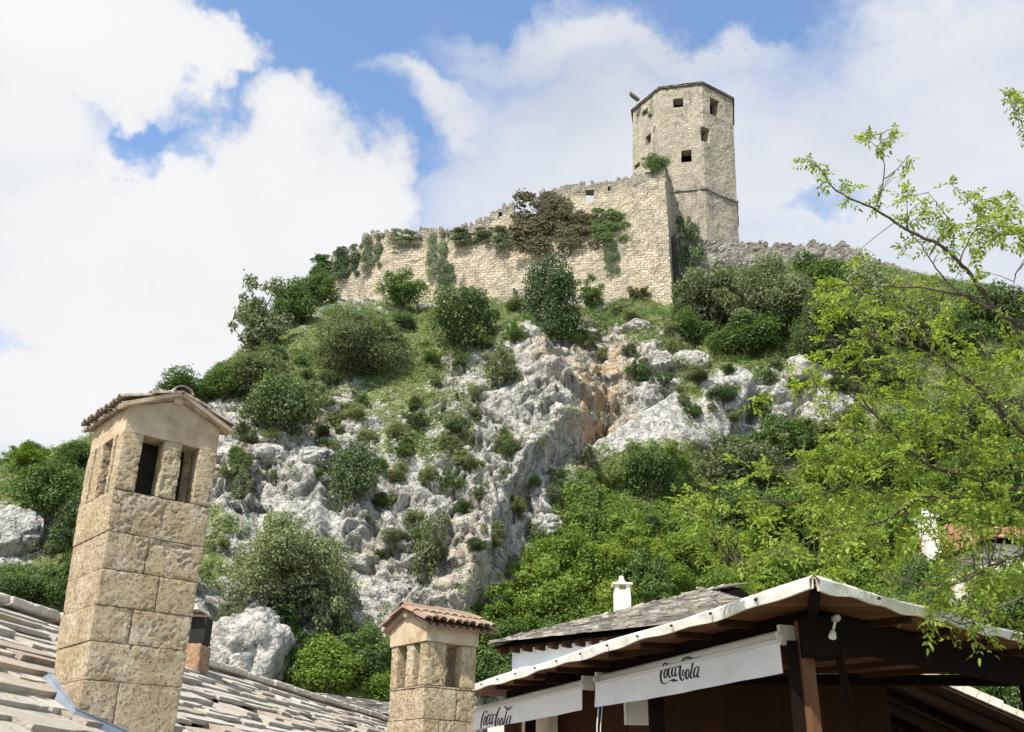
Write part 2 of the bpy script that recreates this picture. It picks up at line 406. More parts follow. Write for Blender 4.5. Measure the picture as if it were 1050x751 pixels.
def leafmat(name, stops, trans=.35, patch=None):
    m = bpy.data.materials.new(name); m.use_nodes = True; t = m.node_tree; t.nodes.clear(); k = NT(t)
    g = k.n('ShaderNodeNewGeometry'); oi = k.n('ShaderNodeObjectInfo')
    v = k.m('ADD', k.m('MULTIPLY', g.outputs['Random Per Island'], .62), k.m('MULTIPLY', nz(k, g.outputs['Position'], .9, 3), .38))
    v = k.m('ADD', v, k.m('MULTIPLY', k.m('SUBTRACT', oi.outputs['Random'], .5), .22), clamp=True)
    c = k.ramp(v, stops)
    d = k.n('ShaderNodeBsdfPrincipled'); k.l(c, d.inputs['Base Color']); d.inputs['Roughness'].default_value = .55; d.inputs['Specular IOR Level'].default_value = .25
    tr = k.n('ShaderNodeBsdfTranslucent'); c2 = k.mix(1.0, c, (1.3, 1.35, .6), 'MULTIPLY'); k.l(c2, tr.inputs[0])
    mx = k.n('ShaderNodeMixShader'); mx.inputs[0].default_value = trans
    k.l(d.outputs[0], mx.inputs[1]); k.l(tr.outputs[0], mx.inputs[2])
    o = k.n('ShaderNodeOutputMaterial'); k.l(mx.outputs[0], o.inputs[0])
    return m
L_dark = leafmat('dark_evergreen_leaves', [(.1, (0.033, 0.056, 0.022)), (.5, (0.091, 0.131, 0.052)), (.85, (0.202, 0.263, 0.111)), (1, (0.363, 0.424, 0.222))])
L_mid = leafmat('mid_green_leaves', [(.1, (0.039, 0.070, 0.018)), (.5, (0.101, 0.163, 0.044)), (.85, (0.202, 0.296, 0.093)), (1, (0.342, 0.435, 0.171))])
L_bright = leafmat('bright_green_leaves', [(.1, (.055, .10, .016)), (.5, (.165, .245, .04)), (.85, (.30, .40, .085)), (1, (.44, .53, .15))], .42)
L_yel = leafmat("yellow_green_leaves", [(.1, (.13, .18, .03)), (.5, (.27, .34, .06)), (.85, (.42, .49, .12)), (1, (.56, .60, .20))], .5)
L_olive = leafmat('olive_grey_leaves', [(.1, (0.070, 0.085, 0.040)), (.5, (0.172, 0.202, 0.101)), (.9, (0.343, 0.384, 0.222)), (1, (0.504, 0.545, 0.363))])
L_pine = leafmat('dense_green_needles', [(.1, (0.021, 0.040, 0.014)), (.5, (0.052, 0.090, 0.030)), (.9, (0.109, 0.172, 0.057)), (1, (0.149, 0.218, 0.081))], .25)
L_brown = leafmat('brown_dry_leaves', [(.1, (0.068, 0.057, 0.030)), (.5, (0.149, 0.128, 0.068)), (.85, (0.230, 0.216, 0.095)), (1, (0.297, 0.297, 0.121))])
L_pale = leafmat('pale_flowering_scrub', [(.1, (0.074, 0.095, 0.032)), (.45, (0.189, 0.221, 0.084)), (.75, (0.347, 0.367, 0.189)), (1, (0.600, 0.600, 0.441))])
M_slabd = mat('dark_roof_slab', lambda k, tc, g: k.ramp(nz(k, g.outputs['Position'], 3, 6, .7), [(.35, (.07, .055, .045)), (.65, (.22, .19, .16))]), .95)

M_gtile = mat('lichened_grey_tile', lambda k, tc, g: (k.mix(k.smooth(nz(k, g.outputs['Position'], 12, 6, .7), .42, .6), (.22, .17, .13), (.42, .35, .27)), nz(k, g.outputs['Position'], 40, 5, .7)), .93, (.7, .01), .2)

M_slate = mat('weathered_grey_shingle', lambda k, tc, g: (k.mix(k.m('MULTIPLY', k.smooth(nz(k, g.outputs['Position'], 5, 7, .7), .46, .62), .7), k.ramp(g.outputs['Random Per Island'], [(0, (.17, .15, .125)), (.5, (.36, .325, .27)), (1, (.56, .52, .45))]), (.15, .135, .11)), nz(k, g.outputs['Position'], 30, 5, .7)), .95, (.8, .02), .15)
# ================================================================== THE SETTING
# crest control: (px, py, Y) -> world; sorted by X
crest = [(-700, 640, 46), (-420, 560, 48), (-200, 510, 50), (0, 470, 52), (60, 458, 53), (130, 436, 55), (185, 415, 57), (225, 400, 58), (262, 350, 60), (300, 322, 63), (350, 306, 65), (420, 312, 64.5),
         (520, 306, 64), (600, 306, 63), (688, 306, 62.5), (730, 282, 66), (780, 268, 69), (880, 266, 71), (960, 285, 73), (1050, 300, 74), (1200, 310, 75), (1400, 340, 76), (1750, 420, 74)]
cp = np.array([tuple(at(*c)) for c in crest])
base = np.array([(-45, 27.0), (-24, 28), (-12, 31), (-4, 33), (4, 35), (12, 37), (24, 36), (60, 34)])   # X -> Y of the foot
xs = np.unique(np.concatenate([np.linspace(-75, -40, 70), np.arange(-40, 42, .105), np.linspace(42, 85, 110)]))
NR = 430
vv = np.linspace(0, 1, NR)
Yc = np.interp(xs, cp[:, 0], cp[:, 1]); Zc = np.interp(xs, cp[:, 0], cp[:, 2])
Yb = np.interp(xs, base[:, 0], base[:, 1])
def smooth1(a, k=15):
    p = np.pad(a, k, mode='edge'); return np.convolve(p, np.ones(2 * k + 1) / (2 * k + 1), 'valid')
Zc = smooth1(Zc, 6); Yc = smooth1(Yc, 20)
gY = np.interp(vv, [0, .06, .25, .45, .62, .78, .9, 1], [0, .10, .24, .38, .52, .70, .86, 1])
X = np.repeat(xs[None], NR, 0)
Y = Yb[None] + (Yc - Yb)[None] * gY[:, None]
Z = Zc[None] * vv[:, None]
P = np.stack([X.ravel(), Y.ravel(), Z.ravel()], 1)
px, py = proj(P)
def inpoly_sd(px, py, poly):
    """signed distance (positive inside) in reference pixels"""
    n_ = len(poly); d = np.full(px.shape, 1e9); ins = np.zeros(px.shape, bool)
    for i in range(n_):
        x1, y1 = poly[i]; x2, y2 = poly[(i + 1) % n_]
        ex, ey = x2 - x1, y2 - y1
        t = np.clip(((px - x1) * ex + (py - y1) * ey) / (ex * ex + ey * ey), 0, 1)
        d = np.minimum(d, np.hypot(px - x1 - t * ex, py - y1 - t * ey))
        c = ((y1 > py) != (y2 > py)) & (px < (x2 - x1) * (py - y1) / (y2 - y1 + 1e-9) + x1)
        ins ^= c
    return np.where(ins, d, -d)
def blob(cx, cy, rx, ry):
    return np.exp(-(((px - cx) / rx) ** 2 + ((py - cy) / ry) ** 2))
veg = np.full(px.shape, .16)
for b_ in [(300, 345, 120, 30, .5), (420, 345, 90, 25, .45), (500, 335, 60, 25, .5), (360, 400, 110, 30, .35), (250, 385, 60, 30, .5), (450, 395, 70, 40, .25),
           (640, 318, 60, 12, .4), (820, 310, 150, 60, .8), (620, 590, 130, 90, 1.0), (760, 560, 120, 70, 1.0), (950, 520, 200, 150, .9), (1050, 350, 120, 80, .8),
           (350, 700, 130, 35, .9), (50, 480, 80, 40, .75), (30, 600, 60, 30, .8), (85, 560, 30, 70, .6), (440, 470, 40, 25, .2), (760, 390, 50, 14, .5),
           (715, 425, 20, 20, .4), (790, 430, 30, 25, .35), (680, 500, 40, 30, .7), (-150, 560, 150, 90, .5), (225, 560, 20, 60, .3), (720, 330, 30, 60, .4)]:
    veg = veg + b_[4] * blob(*b_[:4])
for b_ in [(560, 430, 50, 70, .4), (470, 560, 60, 60, .3), (380, 560, 60, 60, .2), (290, 480, 60, 50, .3), (640, 400, 40, 60, .3), (690, 450, 80, 40, .15), (12, 550, 26, 34, .8), (540, 515, 32, 55, .75), (505, 590, 22, 40, .5), (830, 410, 75, 32, .75), (760, 420, 30, 40, .4)]:
    veg = veg - b_[4] * blob(*b_[:4])
veg = veg + .05 + .36 * fbm(P * .35, 5, 4) + .30 * fbm(P * 1.3, 9, 4)
veg = np.clip(veg, 0, 1)
rockw = 1 - sst(veg, .35, .6)
# scarps: raised to the left of a line, dropping sharply on its right
def scarp(line, amp, fall, sharp=7, side=-1):
    best = np.full(px.shape, 1e9); sd = np.zeros(px.shape)
    for (x1, y1), (x2, y2) in zip(line, line[1:]):
        ex, ey = x2 - x1, y2 - y1; L = math.hypot(ex, ey)
        t = np.clip(((px - x1) * ex + (py - y1) * ey) / L ** 2, 0, 1)
        d = np.hypot(px - x1 - t * ex, py - y1 - t * ey)
        s_ = np.sign(ex * (py - y1) - ey * (px - x1))
        m = d < best; best = np.where(m, d, best); sd = np.where(m, s_ * d, sd)
    sd = sd * side
    return amp * sst(sd, -sharp, sharp) * np.exp(-np.maximum(sd, 0) / fall) * np.exp(-((best > fall * 3) * 1.0))
jag = fbm(P * .8, 40, 3) * 9
px0 = px; px = px + jag
off = scarp([(545, 325), (572, 385), (598, 430), (604, 480)], 1.6, 60, side=1)
off += scarp([(575, 470), (532, 515), (512, 560), (488, 620)], 1.9, 55, side=1)
off += scarp([(470, 420), (500, 470), (508, 520)], 1.1, 40, side=1)
off += scarp([(300, 430), (330, 480), (335, 560)], 1.0, 40, side=1)
gully = blob(622, 395, 20, 75) * 1.6 + blob(605, 455, 22, 30) * 1.1
slab = inpoly_sd(px0, py, [(596, 476), (640, 443), (700, 408), (752, 384), (775, 400), (755, 440), (735, 480), (700, 500), (655, 500), (620, 500)])
slabw = sst(slab, -2, 5); slabw = slabw * (1 - .9 * sst(py + .35 * (px0 - 600), 490, 545))
off += slabw * 1.35 * sst(inpoly_sd(px0, py, [(560, 500), (560, 440), (760, 340), (800, 400), (700, 500)]), -30, 30) - gully * (1 - slabw)
off += 1.2 * sst(inpoly_sd(px, py, [(205, 545), (240, 520), (300, 590), (262, 690), (190, 680)]), -4, 6)
px = px0
# rounded limestone lumps at three sizes, cracks between them
wv = np.stack([fbm(P * .5, 3, 3), fbm(P * .5, 4, 3), fbm(P * .5, 6, 3)], 1)
Q = P + wv * 1.1
def lump(sc, s, st=(1, 1, 1)):
    f1, f2, cid = voro(Q * np.array(st) / sc, s)
    return np.sqrt(np.clip(1 - (f1 / .95) ** 2, 0, 1)) * (.45 + .8 * cid) - .5, f2 - f1, cid
h1, e1, c1 = lump(3.4, 11, (1, 1, 1.0)); h2, e2, c2 = lump(1.35, 23, (.9, 1, 1.2)); h3, e3, c3 = lump(.5, 31)
amp = .35 + .65 * rockw
amp = amp * (1 - .85 * slabw)
def facet(sc, s, k=.6, st=(.9, 1, 1.15)):
    f1, f2, cid, dl = voro(Q * np.array(st) / sc + 31.7, s, True)
    th_ = cid * 6.283 * 7; n_ = np.stack([np.cos(th_), .3 * np.sin(th_ * 1.7), np.sin(th_)], 1)
    return (cid - .5) + k * (dl * n_).sum(1), f2 - f1
g1, q1 = facet(3.0, 41); g2, q2 = facet(.9, 47); g3, q3 = facet(.4, 49)
cliff = np.clip(blob(560, 440, 90, 110) + blob(480, 560, 80, 80), 0, 1)
calm = sst(fbm(P * np.array([.22, .22, .3]) + 9, 71, 3), -.12, .22)
amp = amp * (1 - .5 * calm)
D = off + amp * (.55 * h1 + .12 * h2 + .05 * h3) + amp * (1.0 * g1 + .30 * g2 + .09 * g3)
D -= amp * (.45 * (1 - sst(e1, .0, .12)) + .25 * (1 - sst(e2, 0, .13)))
ang = 1 - np.abs(fbm(Q * np.array([.6, .8, .8]), 53, 4, .5)) * 2
D += amp * (.40 * (ang - .5) + .16 * fbm(Q * 2.6, 55, 4, .6))
D += amp * cliff * .8 * fbm(Q * np.array([1.1, 1.1, .4]), 51, 4)
D += .9 * fbm(P * .16, 60, 3) * 1.2 + .16 * fbm(P * 3, 61, 3) * amp + .25 * slabw * fbm(P * .7, 62, 3)
edge = np.repeat(sst(vv, 0, .03)[:, None] * (1 - sst(vv, .95, 1.0))[:, None], len(xs), 1).ravel()
edge = .12 + .88 * edge
nrm = np.array([-.05, -.90, .25]); nrm /= np.linalg.norm(nrm)
P2 = P + nrm[None] * (D * edge)[:, None]
P2[:, 0] += .35 * amp * edge * fbm(P * .9, 70, 3)
och = np.clip(blob(612, 425, 20, 45) * 1.3 + blob(622, 370, 24, 30) * .8 + blob(560, 375, 16, 25) * .4 + blob(480, 600, 24, 40) * .55 + blob(600, 480, 10, 14) * .8 + .45 * sst(fbm(P * .5, 80, 4), .22, .5), 0, 1) * (1 - .9 * slabw)
och = och * sst(fbm(P * 1.6, 81, 3), -.35, .15) * rockw
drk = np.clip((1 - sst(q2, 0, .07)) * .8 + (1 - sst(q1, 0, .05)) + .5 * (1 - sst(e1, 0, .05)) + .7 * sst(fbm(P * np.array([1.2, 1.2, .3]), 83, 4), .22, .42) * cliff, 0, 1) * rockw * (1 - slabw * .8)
# plateau behind the crest, then down on the far side
rows = [P2.reshape(NR, -1, 3)]
for dist, drop in [(1, 0), (2.5, 0), (5, -.3), (9, -.9), (15, -2.2), (24, -5), (38, -13), (55, -26), (75, -45), (80, -60)]:
    r_ = rows[0][-1].copy(); r_[:, 1] += dist; r_[:, 2] = np.maximum(r_[:, 2] + drop, -1.0); rows.append(r_[None])
G = np.concatenate(rows, 0); nr, ncol = G.shape[:2]
G[0, :, 2] = -1.0
idx = np.arange(nr * ncol).reshape(nr, ncol)
F = np.stack([idx[:-1, :-1], idx[:-1, 1:], idx[1:, 1:], idx[1:, :-1]], -1).reshape(-1, 4)
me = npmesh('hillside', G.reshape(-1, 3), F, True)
ca = me.color_attributes.new('cover', 'FLOAT_COLOR', 'POINT')
cdta = np.ones((nr * ncol, 4), np.float32)
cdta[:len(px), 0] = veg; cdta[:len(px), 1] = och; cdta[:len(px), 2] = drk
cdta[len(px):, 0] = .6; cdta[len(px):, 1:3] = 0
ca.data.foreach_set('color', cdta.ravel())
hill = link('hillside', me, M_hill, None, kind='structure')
sub = G[:NR:2, ::2]; si = np.arange(sub.shape[0] * sub.shape[1]).reshape(sub.shape[:2])
SF = np.stack([si[:-1, :-1], si[:-1, 1:], si[1:, 1:], si[1:, :-1]], -1).reshape(-1, 4)
BV = BVHTree.FromPolygons(sub.reshape(-1, 3).tolist(), SF.tolist())
# the ground sheet
me = npmesh('ground', [(-3000, -3000, -.05), (3000, -3000, -.05), (3000, 3000, -.05), (-3000, 3000, -.05)], [(0, 1, 2, 3)])
link('ground', me, M_ground, None, kind='structure')
def hit(x, y):
    d = ray(x, y).normalized()
    l_, nn_, i_, t_ = BV.ray_cast(CAM, d, 300)
    if l_ is None:
        # above the crest: take the crest point in this direction
        P_ = G[NR - 1]; qx, qy = proj(P_)
        l_ = Vector(P_[int(np.argmin(np.abs(qx - x)))])
    return l_
def ground_z(x, y):
    l_, *_ = BV.ray_cast(Vector((x, y, 200)), Vector((0, 0, -1)), 400)
    return l_.z if l_ else 0.0

# ------------------------------------------------------------------ masonry shells
def shell(path, top, botz, holes, thick, cs, cz, seed, jit, closed=False, lean=None, topjit=True):
    """path: list of plan points; top(s): height of the top; holes: (s0,s1,z0,z1). A wall of real thickness, stepped like laid stone."""
    pts = [Vector((p[0], p[1])) for p in path]
    if closed: pts = pts + [pts[0]]
    cum_ = [0]
    for a, b in zip(pts, pts[1:]): cum_.append(cum_[-1] + (b - a).length)
    L = cum_[-1]
    sb = set(np.round(cum_, 4))
    for h in holes: sb |= {round(h[0], 4), round(h[1], 4)}
    zb_ = {round(botz, 4)}
    for h in holes: zb_ |= {round(h[2], 4), round(h[3], 4)}
    zmax = max(top(s_) for s_ in np.linspace(0, L, 200)); zb_.add(round(zmax, 4))
    def fill(b, c):
        b = sorted(b); o = [b[0]]
        for a, d in zip(b, b[1:]):
            if d - a < 1e-3: continue
            k = max(1, int(round((d - a) / c)))
            o += [a + (d - a) * (i + 1) / k for i in range(k)]
        return o
    sg = fill(sb, cs); zg = fill(zb_, cz)
    # plan position with mitred normals
    def pos(s_):
        for i in range(len(cum_) - 1):
            if s_ <= cum_[i + 1] + 1e-6:
                t = (s_ - cum_[i]) / (cum_[i + 1] - cum_[i]); return pts[i].lerp(pts[i + 1], t), i, t
        return pts[-1], len(pts) - 2, 1.
    def nrm_(i):
        d = (pts[i + 1] - pts[i]).normalized(); return Vector((-d.y, d.x))      # inward = left of the path
    nseg = len(pts) - 1
    def mitre(s_):
        p, i, t = pos(s_)
        if t < 1e-4 and (i > 0 or closed): a, b = nrm_(i - 1 if i > 0 else nseg - 1), nrm_(i)
        elif t > 1 - 1e-4 and (i < nseg - 1 or closed): a, b = nrm_(i), nrm_((i + 1) % nseg)
        else: a = b = nrm_(i)
        m = (a + b); m = m / m.length; return p, m / max(.3, m.dot(a))
    ns, nz_ = len(sg), len(zg)
    solid = np.zeros((ns - 1, nz_ - 1), bool)
    rng = random.Random(seed)
    for i in range(ns - 1):
        sm = (sg[i] + sg[i + 1]) / 2; tz = top(sm) + (rng.uniform(-1.1, .6) * cz if topjit else 0)
        for j in range(nz_ - 1):
            zm = (zg[j] + zg[j + 1]) / 2
            if zm > tz: continue
            if any(h[0] < sm < h[1] and h[2] < zm < h[3] for h in holes): continue
            solid[i, j] = True
    V = []; vid = {}
    F_ = []; UVs = []; WE = []
    pm = [mitre(s_) for s_ in sg]
    tops = [top(s_) for s_ in sg]
    def vert(i, j, side):
        ii = 0 if (closed and i == ns - 1) else i
        key = (ii, j, side)
        if key not in vid:
            p, m = pm[ii]; q = p + m * (thick if side else 0)
            z = zg[j]
            if lean: q = q + lean(z)
            vid[key] = len(V); V.append((q.x, q.y, z)); WE.append(max(0, 1 - (tops[ii] - z) / 2.2))
        return vid[key]
    def quad(ks, uvs): F_.append([vert(*k_) for k_ in ks]); UVs.append(uvs)
    for i in range(ns - 1):
        for j in range(nz_ - 1):
            if not solid[i, j]: continue
            a, b, c, d = sg[i], sg[i + 1], zg[j], zg[j + 1]
            quad([(i, j, 0), (i + 1, j, 0), (i + 1, j + 1, 0), (i, j + 1, 0)], [(a, c), (b, c), (b, d), (a, d)])
            quad([(i + 1, j, 1), (i, j, 1), (i, j + 1, 1), (i + 1, j + 1, 1)], [(b, c), (a, c), (a, d), (b, d)])
            li = (i - 1) % (ns - 1) if closed else i - 1; ri = (i + 1) % (ns - 1) if closed else i + 1
            if li < 0 or not solid[li, j]: quad([(i, j, 1), (i, j, 0), (i, j + 1, 0), (i, j + 1, 1)], [(a, c), (a + thick, c), (a + thick, d), (a, d)])
            if ri >= ns - 1 or not solid[ri, j]: quad([(i + 1, j, 0), (i + 1, j, 1), (i + 1, j + 1, 1), (i + 1, j + 1, 0)], [(b, c), (b + thick, c), (b + thick, d), (b, d)])
            if j == nz_ - 2 or not solid[i, j + 1]: quad([(i, j + 1, 0), (i + 1, j + 1, 0), (i + 1, j + 1, 1), (i, j + 1, 1)], [(a, d), (b, d), (b, d + thick), (a, d + thick)])
            if j == 0 or not solid[i, j - 1]: quad([(i, j, 1), (i + 1, j, 1), (i + 1, j, 0), (i, j, 0)], [(a, c), (b, c), (b, c + thick), (a, c + thick)])
    V = np.array(V)
    dv = np.stack([fbm(V * 1.7, seed, 3), fbm(V * 1.7, seed + 1, 3), fbm(V * 1.7, seed + 2, 3)], 1) * jit + np.stack([vnoise(V * 6, seed + 7), vnoise(V * 6, seed + 8), vnoise(V * 6, seed + 9)], 1) * jit * .45
    V = V + dv
    me = npmesh('wall', V, np.array(F_))
    u = me.uv_layers.new(name='UVMap'); u.data.foreach_set('uv', np.array(UVs, np.float32).ravel())
    w = me.attributes.new('weather', 'FLOAT', 'POINT'); w.data.foreach_set('value', np.array(WE, np.float32))
    return me
def pathS(path, px_, py_):
    """s,z where the view ray through a pixel meets the vertical faces of the path"""
    d = ray(px_, py_); best = None; cum_ = 0; ns_ = len(path) - 1
    for i_, (a, b) in enumerate(zip(path, path[1:])):
        lo_ = -.6 if i_ == 0 and path[0] != path[-1] else 0; hi_ = 1.6 if i_ == ns_ - 1 and path[0] != path[-1] else 1
        a = Vector(a[:2]); b = Vector(b[:2]); e = b - a
        # CAM.xy + d.xy*t = a + e*k
        det = d.x * (-e.y) + e.x * d.y
        if abs(det) > 1e-9:
            rx_, ry_ = a.x - CAM.x, a.y - CAM.y
            t = (rx_ * (-e.y) + e.x * ry_) / det; k = (d.x * ry_ - d.y * rx_) / det
            if t > 0 and lo_ - 1e-3 <= k <= hi_ + 1e-3 and (best is None or t < best[2]):
                best = (cum_ + e.length * k, CAM.z + d.z * t, t)
        cum_ += e.length
    return best

# front curtain wall
fw_px = [(318, 300, 67.2), (350, 300, 66.2), (400, 300, 65.2), (455, 300, 64.8), (520, 300, 64.2), (590, 300, 63.4), (640, 300, 62.9), (689, 300, 62.2)]
fw = [at(*c) for c in fw_px]; fwp = [(p.x, p.y) for p in fw]
end = Vector(fwp[-1]); fwp.append((end.x + 1.7, end.y + 7.5))
prof = [(318.7, 288), (324, 277), (338, 263.5), (350, 253), (362, 249.6), (369, 253), (372, 241), (383, 237.5), (396.6, 235), (414, 239), (428, 244.4), (431, 234), (450, 230.6), (459, 235.8), (476, 227),
        (497, 225.4), (500, 221), (507, 214), (525, 207.4), (527.3, 209), (528, 219), (530, 224), (545, 221), (551.6, 219), (554, 195), (576.6, 191.5), (595, 188), (626.5, 185), (640, 180), (660, 178), (686.5, 180), (688.5, 182)]
pr = []
for x_, y_ in prof:
    q = pathS(fwp, x_, y_)
    if q: pr.append((q[0], q[1]))
prs = np.array(pr)
Lfw = prs[-1, 0]
_tn = np.array([random.Random(i).uniform(-.28, .16) for i in range(200)])
def fw_top(s_): return float(np.interp(s_, prs[:, 0], prs[:, 1]) + np.interp(s_ / .9, np.arange(200), _tn) * (1.0 if s_ < Lfw * .62 else .35))
def hole(path, x0, y0, x1, y1):
    a = pathS(path, x0, y1); b = pathS(path, x1, y0)
    if a is None or b is None: print('HOLE MISS', x0, y0); return (0, 0, 0, 0)
    return (a[0], b[0], a[1], b[1])
fh = [hole(fwp, 600.5, 194.5, 609, 208), hole(fwp, 570, 202, 574, 212), hole(fwp, 511, 217, 515, 224), hole(fwp, 623.5, 191, 626, 197)]
me = shell(fwp, fw_top, 26.0, fh, .7, .22, .2, 5, .09)
castle_wall = link('fortress_wall', me, M_wall, None, label='long ruined fortress curtain wall of pale stone with a broken top and square window holes', category='wall')
# right rubble wall, running off behind the corner
rw_px = [(694, 250, 65.5), (760, 250, 67.2), (800, 250, 67.8), (880, 250, 68.8), (960, 270, 71)]
rwp = [(at(*c).x, at(*c).y) for c in rw_px]
rprof = [(694, 240), (700, 243), (730, 245), (757, 247), (790, 250), (812, 249), (828, 251), (832, 246), (838, 247), (842, 251), (858, 252), (863, 247), (869, 248), (875, 254), (900, 266), (955, 285)]
rr = np.array([pathS(rwp, x_, y_)[:2] for x_, y_ in rprof])
me = shell(rwp, lambda s_: float(np.interp(s_, rr[:, 0], rr[:, 1])), 30, [], 1.0, .22, .2, 15, .15)
link('rubble_wall', me, M_grey, None, label='low grey rubble wall running right from the foot of the tower above the trees', category='wall')

# ------------------------------------------------------------------ the tower
tc_ = at(701.5, 170, 73.5)
TR = 4.85
def octo(Rr, a0=R(-90 - 12 - 22.5)):
    return [Vector((tc_.x + Rr * math.cos(a0 + i * math.pi / 4), tc_.y + Rr * math.sin(a0 + i * math.pi / 4))) for i in range(8)]
ztop = None
def build_tower():
    global ztop
    oc = octo(TR)
    path = [(p.x, p.y) for p in oc]; pc = path + [path[0]]
    yf = min(p[1] for p in path)
    top_z = pathS(pc, 703, 88.5)[1]
    bot = pathS(pc, 730, 262)[1] - 3
    strz = pathS(pc, 722, 194)[1]
    hs = []
    for (cx_, cy_, w_, h_) in [(659.3, 115.5, 6, 11), (694, 105.6, 9.5, 10), (731.3, 110.5, 8, 13), (664.5, 143.5, 5, 14), (723.3, 139, 8, 12.5), (705, 160.3, 9.5, 13.5), (653.5, 170.5, 5.5, 9)]:
        hs.append(hole(pc, cx_ - w_ / 2, cy_ - h_ / 2, cx_ + w_ / 2, cy_ + h_ / 2))
    cx0, cy0 = tc_.x, tc_.y
    lean = lambda z: Vector((.2 - .04 * (top_z - z), 0))
    root = empty('castle_tower', (cx0, cy0, bot), 'tall octagonal stone tower with small square dark windows rising above the ruined fortress', 'tower')
    me = shell(path, lambda s_: top_z, bot, hs, .9, .3, .3, 25, .05, closed=True, lean=lean, topjit=False)
    w = link('wall', me, M_tower); w.parent = root; w.matrix_parent_inverse = MPI(root)
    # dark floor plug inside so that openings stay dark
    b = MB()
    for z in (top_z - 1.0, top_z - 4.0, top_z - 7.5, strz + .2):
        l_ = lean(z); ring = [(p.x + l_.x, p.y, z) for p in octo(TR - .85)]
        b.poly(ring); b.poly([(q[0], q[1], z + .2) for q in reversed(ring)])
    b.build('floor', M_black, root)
    def band(z0, z1, r0, r1, mat_, name):
        b = MB(); A = octo(r0); B = octo(r1); l_ = lean((z0 + z1) / 2)
        rs = random.Random(3)
        for i in range(8):
            j = (i + 1) % 8; n_ = 9
            for k in range(n_):
                t0, t1 = k / n_, (k + 1) / n_; dz = rs.uniform(-.05, .05); dr = rs.uniform(.99, 1.012)
                a, c = A[i].lerp(A[j], t0), A[i].lerp(A[j], t1); e, f_ = B[i].lerp(B[j], t0), B[i].lerp(B[j], t1)
                g_ = lambda p, z: (cx0 + (p.x - cx0) * dr + l_.x, cy0 + (p.y - cy0) * dr, z)
                b.hexa([g_(a, z0), g_(c, z0), g_(f_, z0), g_(e, z0), g_(a, z1 + dz), g_(c, z1 + dz), g_(f_, z1 + dz), g_(e, z1 + dz)])
        return b.build(name, mat_, root)
    band(top_z + .01, top_z + .20, TR + .16, TR - .5, M_slabd, 'cornice')
    band(strz - .09, strz + .12, TR + .13, TR - .2, M_grey, 'string_course')
    b = MB(); l_ = lean(top_z); Rg = [(p.x + l_.x, p.y, top_z + .17) for p in octo(TR + .22)]; ap = (cx0 + l_.x, cy0, top_z + .75)
    for i in range(8): b.poly([Rg[i], Rg[(i + 1) % 8], ap])
    b.build('roof', M_slabd, root)
    # stone spout at the left corner
    p = at(655, 103, 71.5); q = at(647.5, 97.5, 71.0)
    b = MB(); b.bar(p, q, .35, .22); b.bar(q, q + Vector((-.1, 0, .2)), .45, .16)
    b.build('waterspout', M_grey, root)
    # deep frames in the openings
    return root

tower = build_tower()

# ------------------------------------------------------------------ boulders one can tell apart
def ico(sub_):
    import bmesh
    bm = bmesh.new(); bmesh.ops.create_icosphere(bm, subdivisions=sub_, radius=1)
    V = np.array([v.co[:] for v in bm.verts]); F_ = np.array([[v.index for v in f.verts] for f in bm.faces]); bm.free(); return V, F_
IV, IF = ico(5)
def boulder(px_, py_, rx, ry, label, seed, squash=.85, group=None):
    p = hit(px_, py_); t = (p - CAM).dot(FW) / FPX
    V = IV.copy()
    f1, f2, cid = voro(V * 1.3 + seed * 3.1, seed)
    r_ = 1 + .28 * fbm(V * 1.2 + seed, seed, 4) - .16 * (1 - sst(f2 - f1, 0, .2)) + .09 * fbm(V * 5, seed, 4) + .03 * fbm(V * 14, seed, 2)
    V = V * r_[:, None]
    # flatten a few planes
    rs = np.random.RandomState(seed)
    for k in range(7):
        nn_ = rs.randn(3); nn_ /= np.linalg.norm(nn_); d = V @ nn_; m = d > .78
        V[m] -= np.outer((d[m] - .78) * .8, nn_)
    V = V * np.array([rx, (rx + ry) / 2 * squash, ry]) * t
    me = npmesh('boulder', V, IF, True)
    o = link('boulder', me, M_hill, None, label=label, category='boulder', group=group)
    o.location = p + Vector((0, .1, 0)); return o
for i, a in enumerate([
    (820, 380, 16, 17, 'big smooth grey boulder standing upright below the dark bush right of the fortress corner'),
    (562, 539, 19, 17, 'pale rounded boulder half sunk in green scrub at the foot of the cliff'),
    (708, 372, 19, 16, 'dark grey blocky boulder at the top end of the smooth diagonal slab'),
    (284, 440, 16, 14, 'rounded grey boulder on the left slope right of the chimney top'),
    (541, 341, 13, 11, 'small pale boulder perched just under the conical evergreen'),
    (272, 466, 20, 15, 'wide grey boulder directly below the rounded one on the left slope'),
    (324, 470, 20, 13, 'pale humped boulder left of the small dark oval bush'),
    (12, 548, 34, 30, 'large pale rock outcrop at the far left edge among bushes'),
    (254, 668, 52, 50, 'steep bluish grey rock below the big spreading bush, behind the stone roof'),
    (690, 345, 17, 10, 'flat grey boulder tucked under the fortress corner'),
    (655, 335, 14, 9, 'small grey boulder left of the flat one under the fortress corner'),
    (745, 395, 14, 9, 'low pale boulder between the diagonal slab and the upright grey boulder'),
    (850, 395, 13, 12, 'pale boulder just right of the big upright grey boulder'),
    (906, 402, 18, 13, 'pale rocks showing through the branches right of the upright grey boulder'),
]): boulder(*a, seed=i + 3)
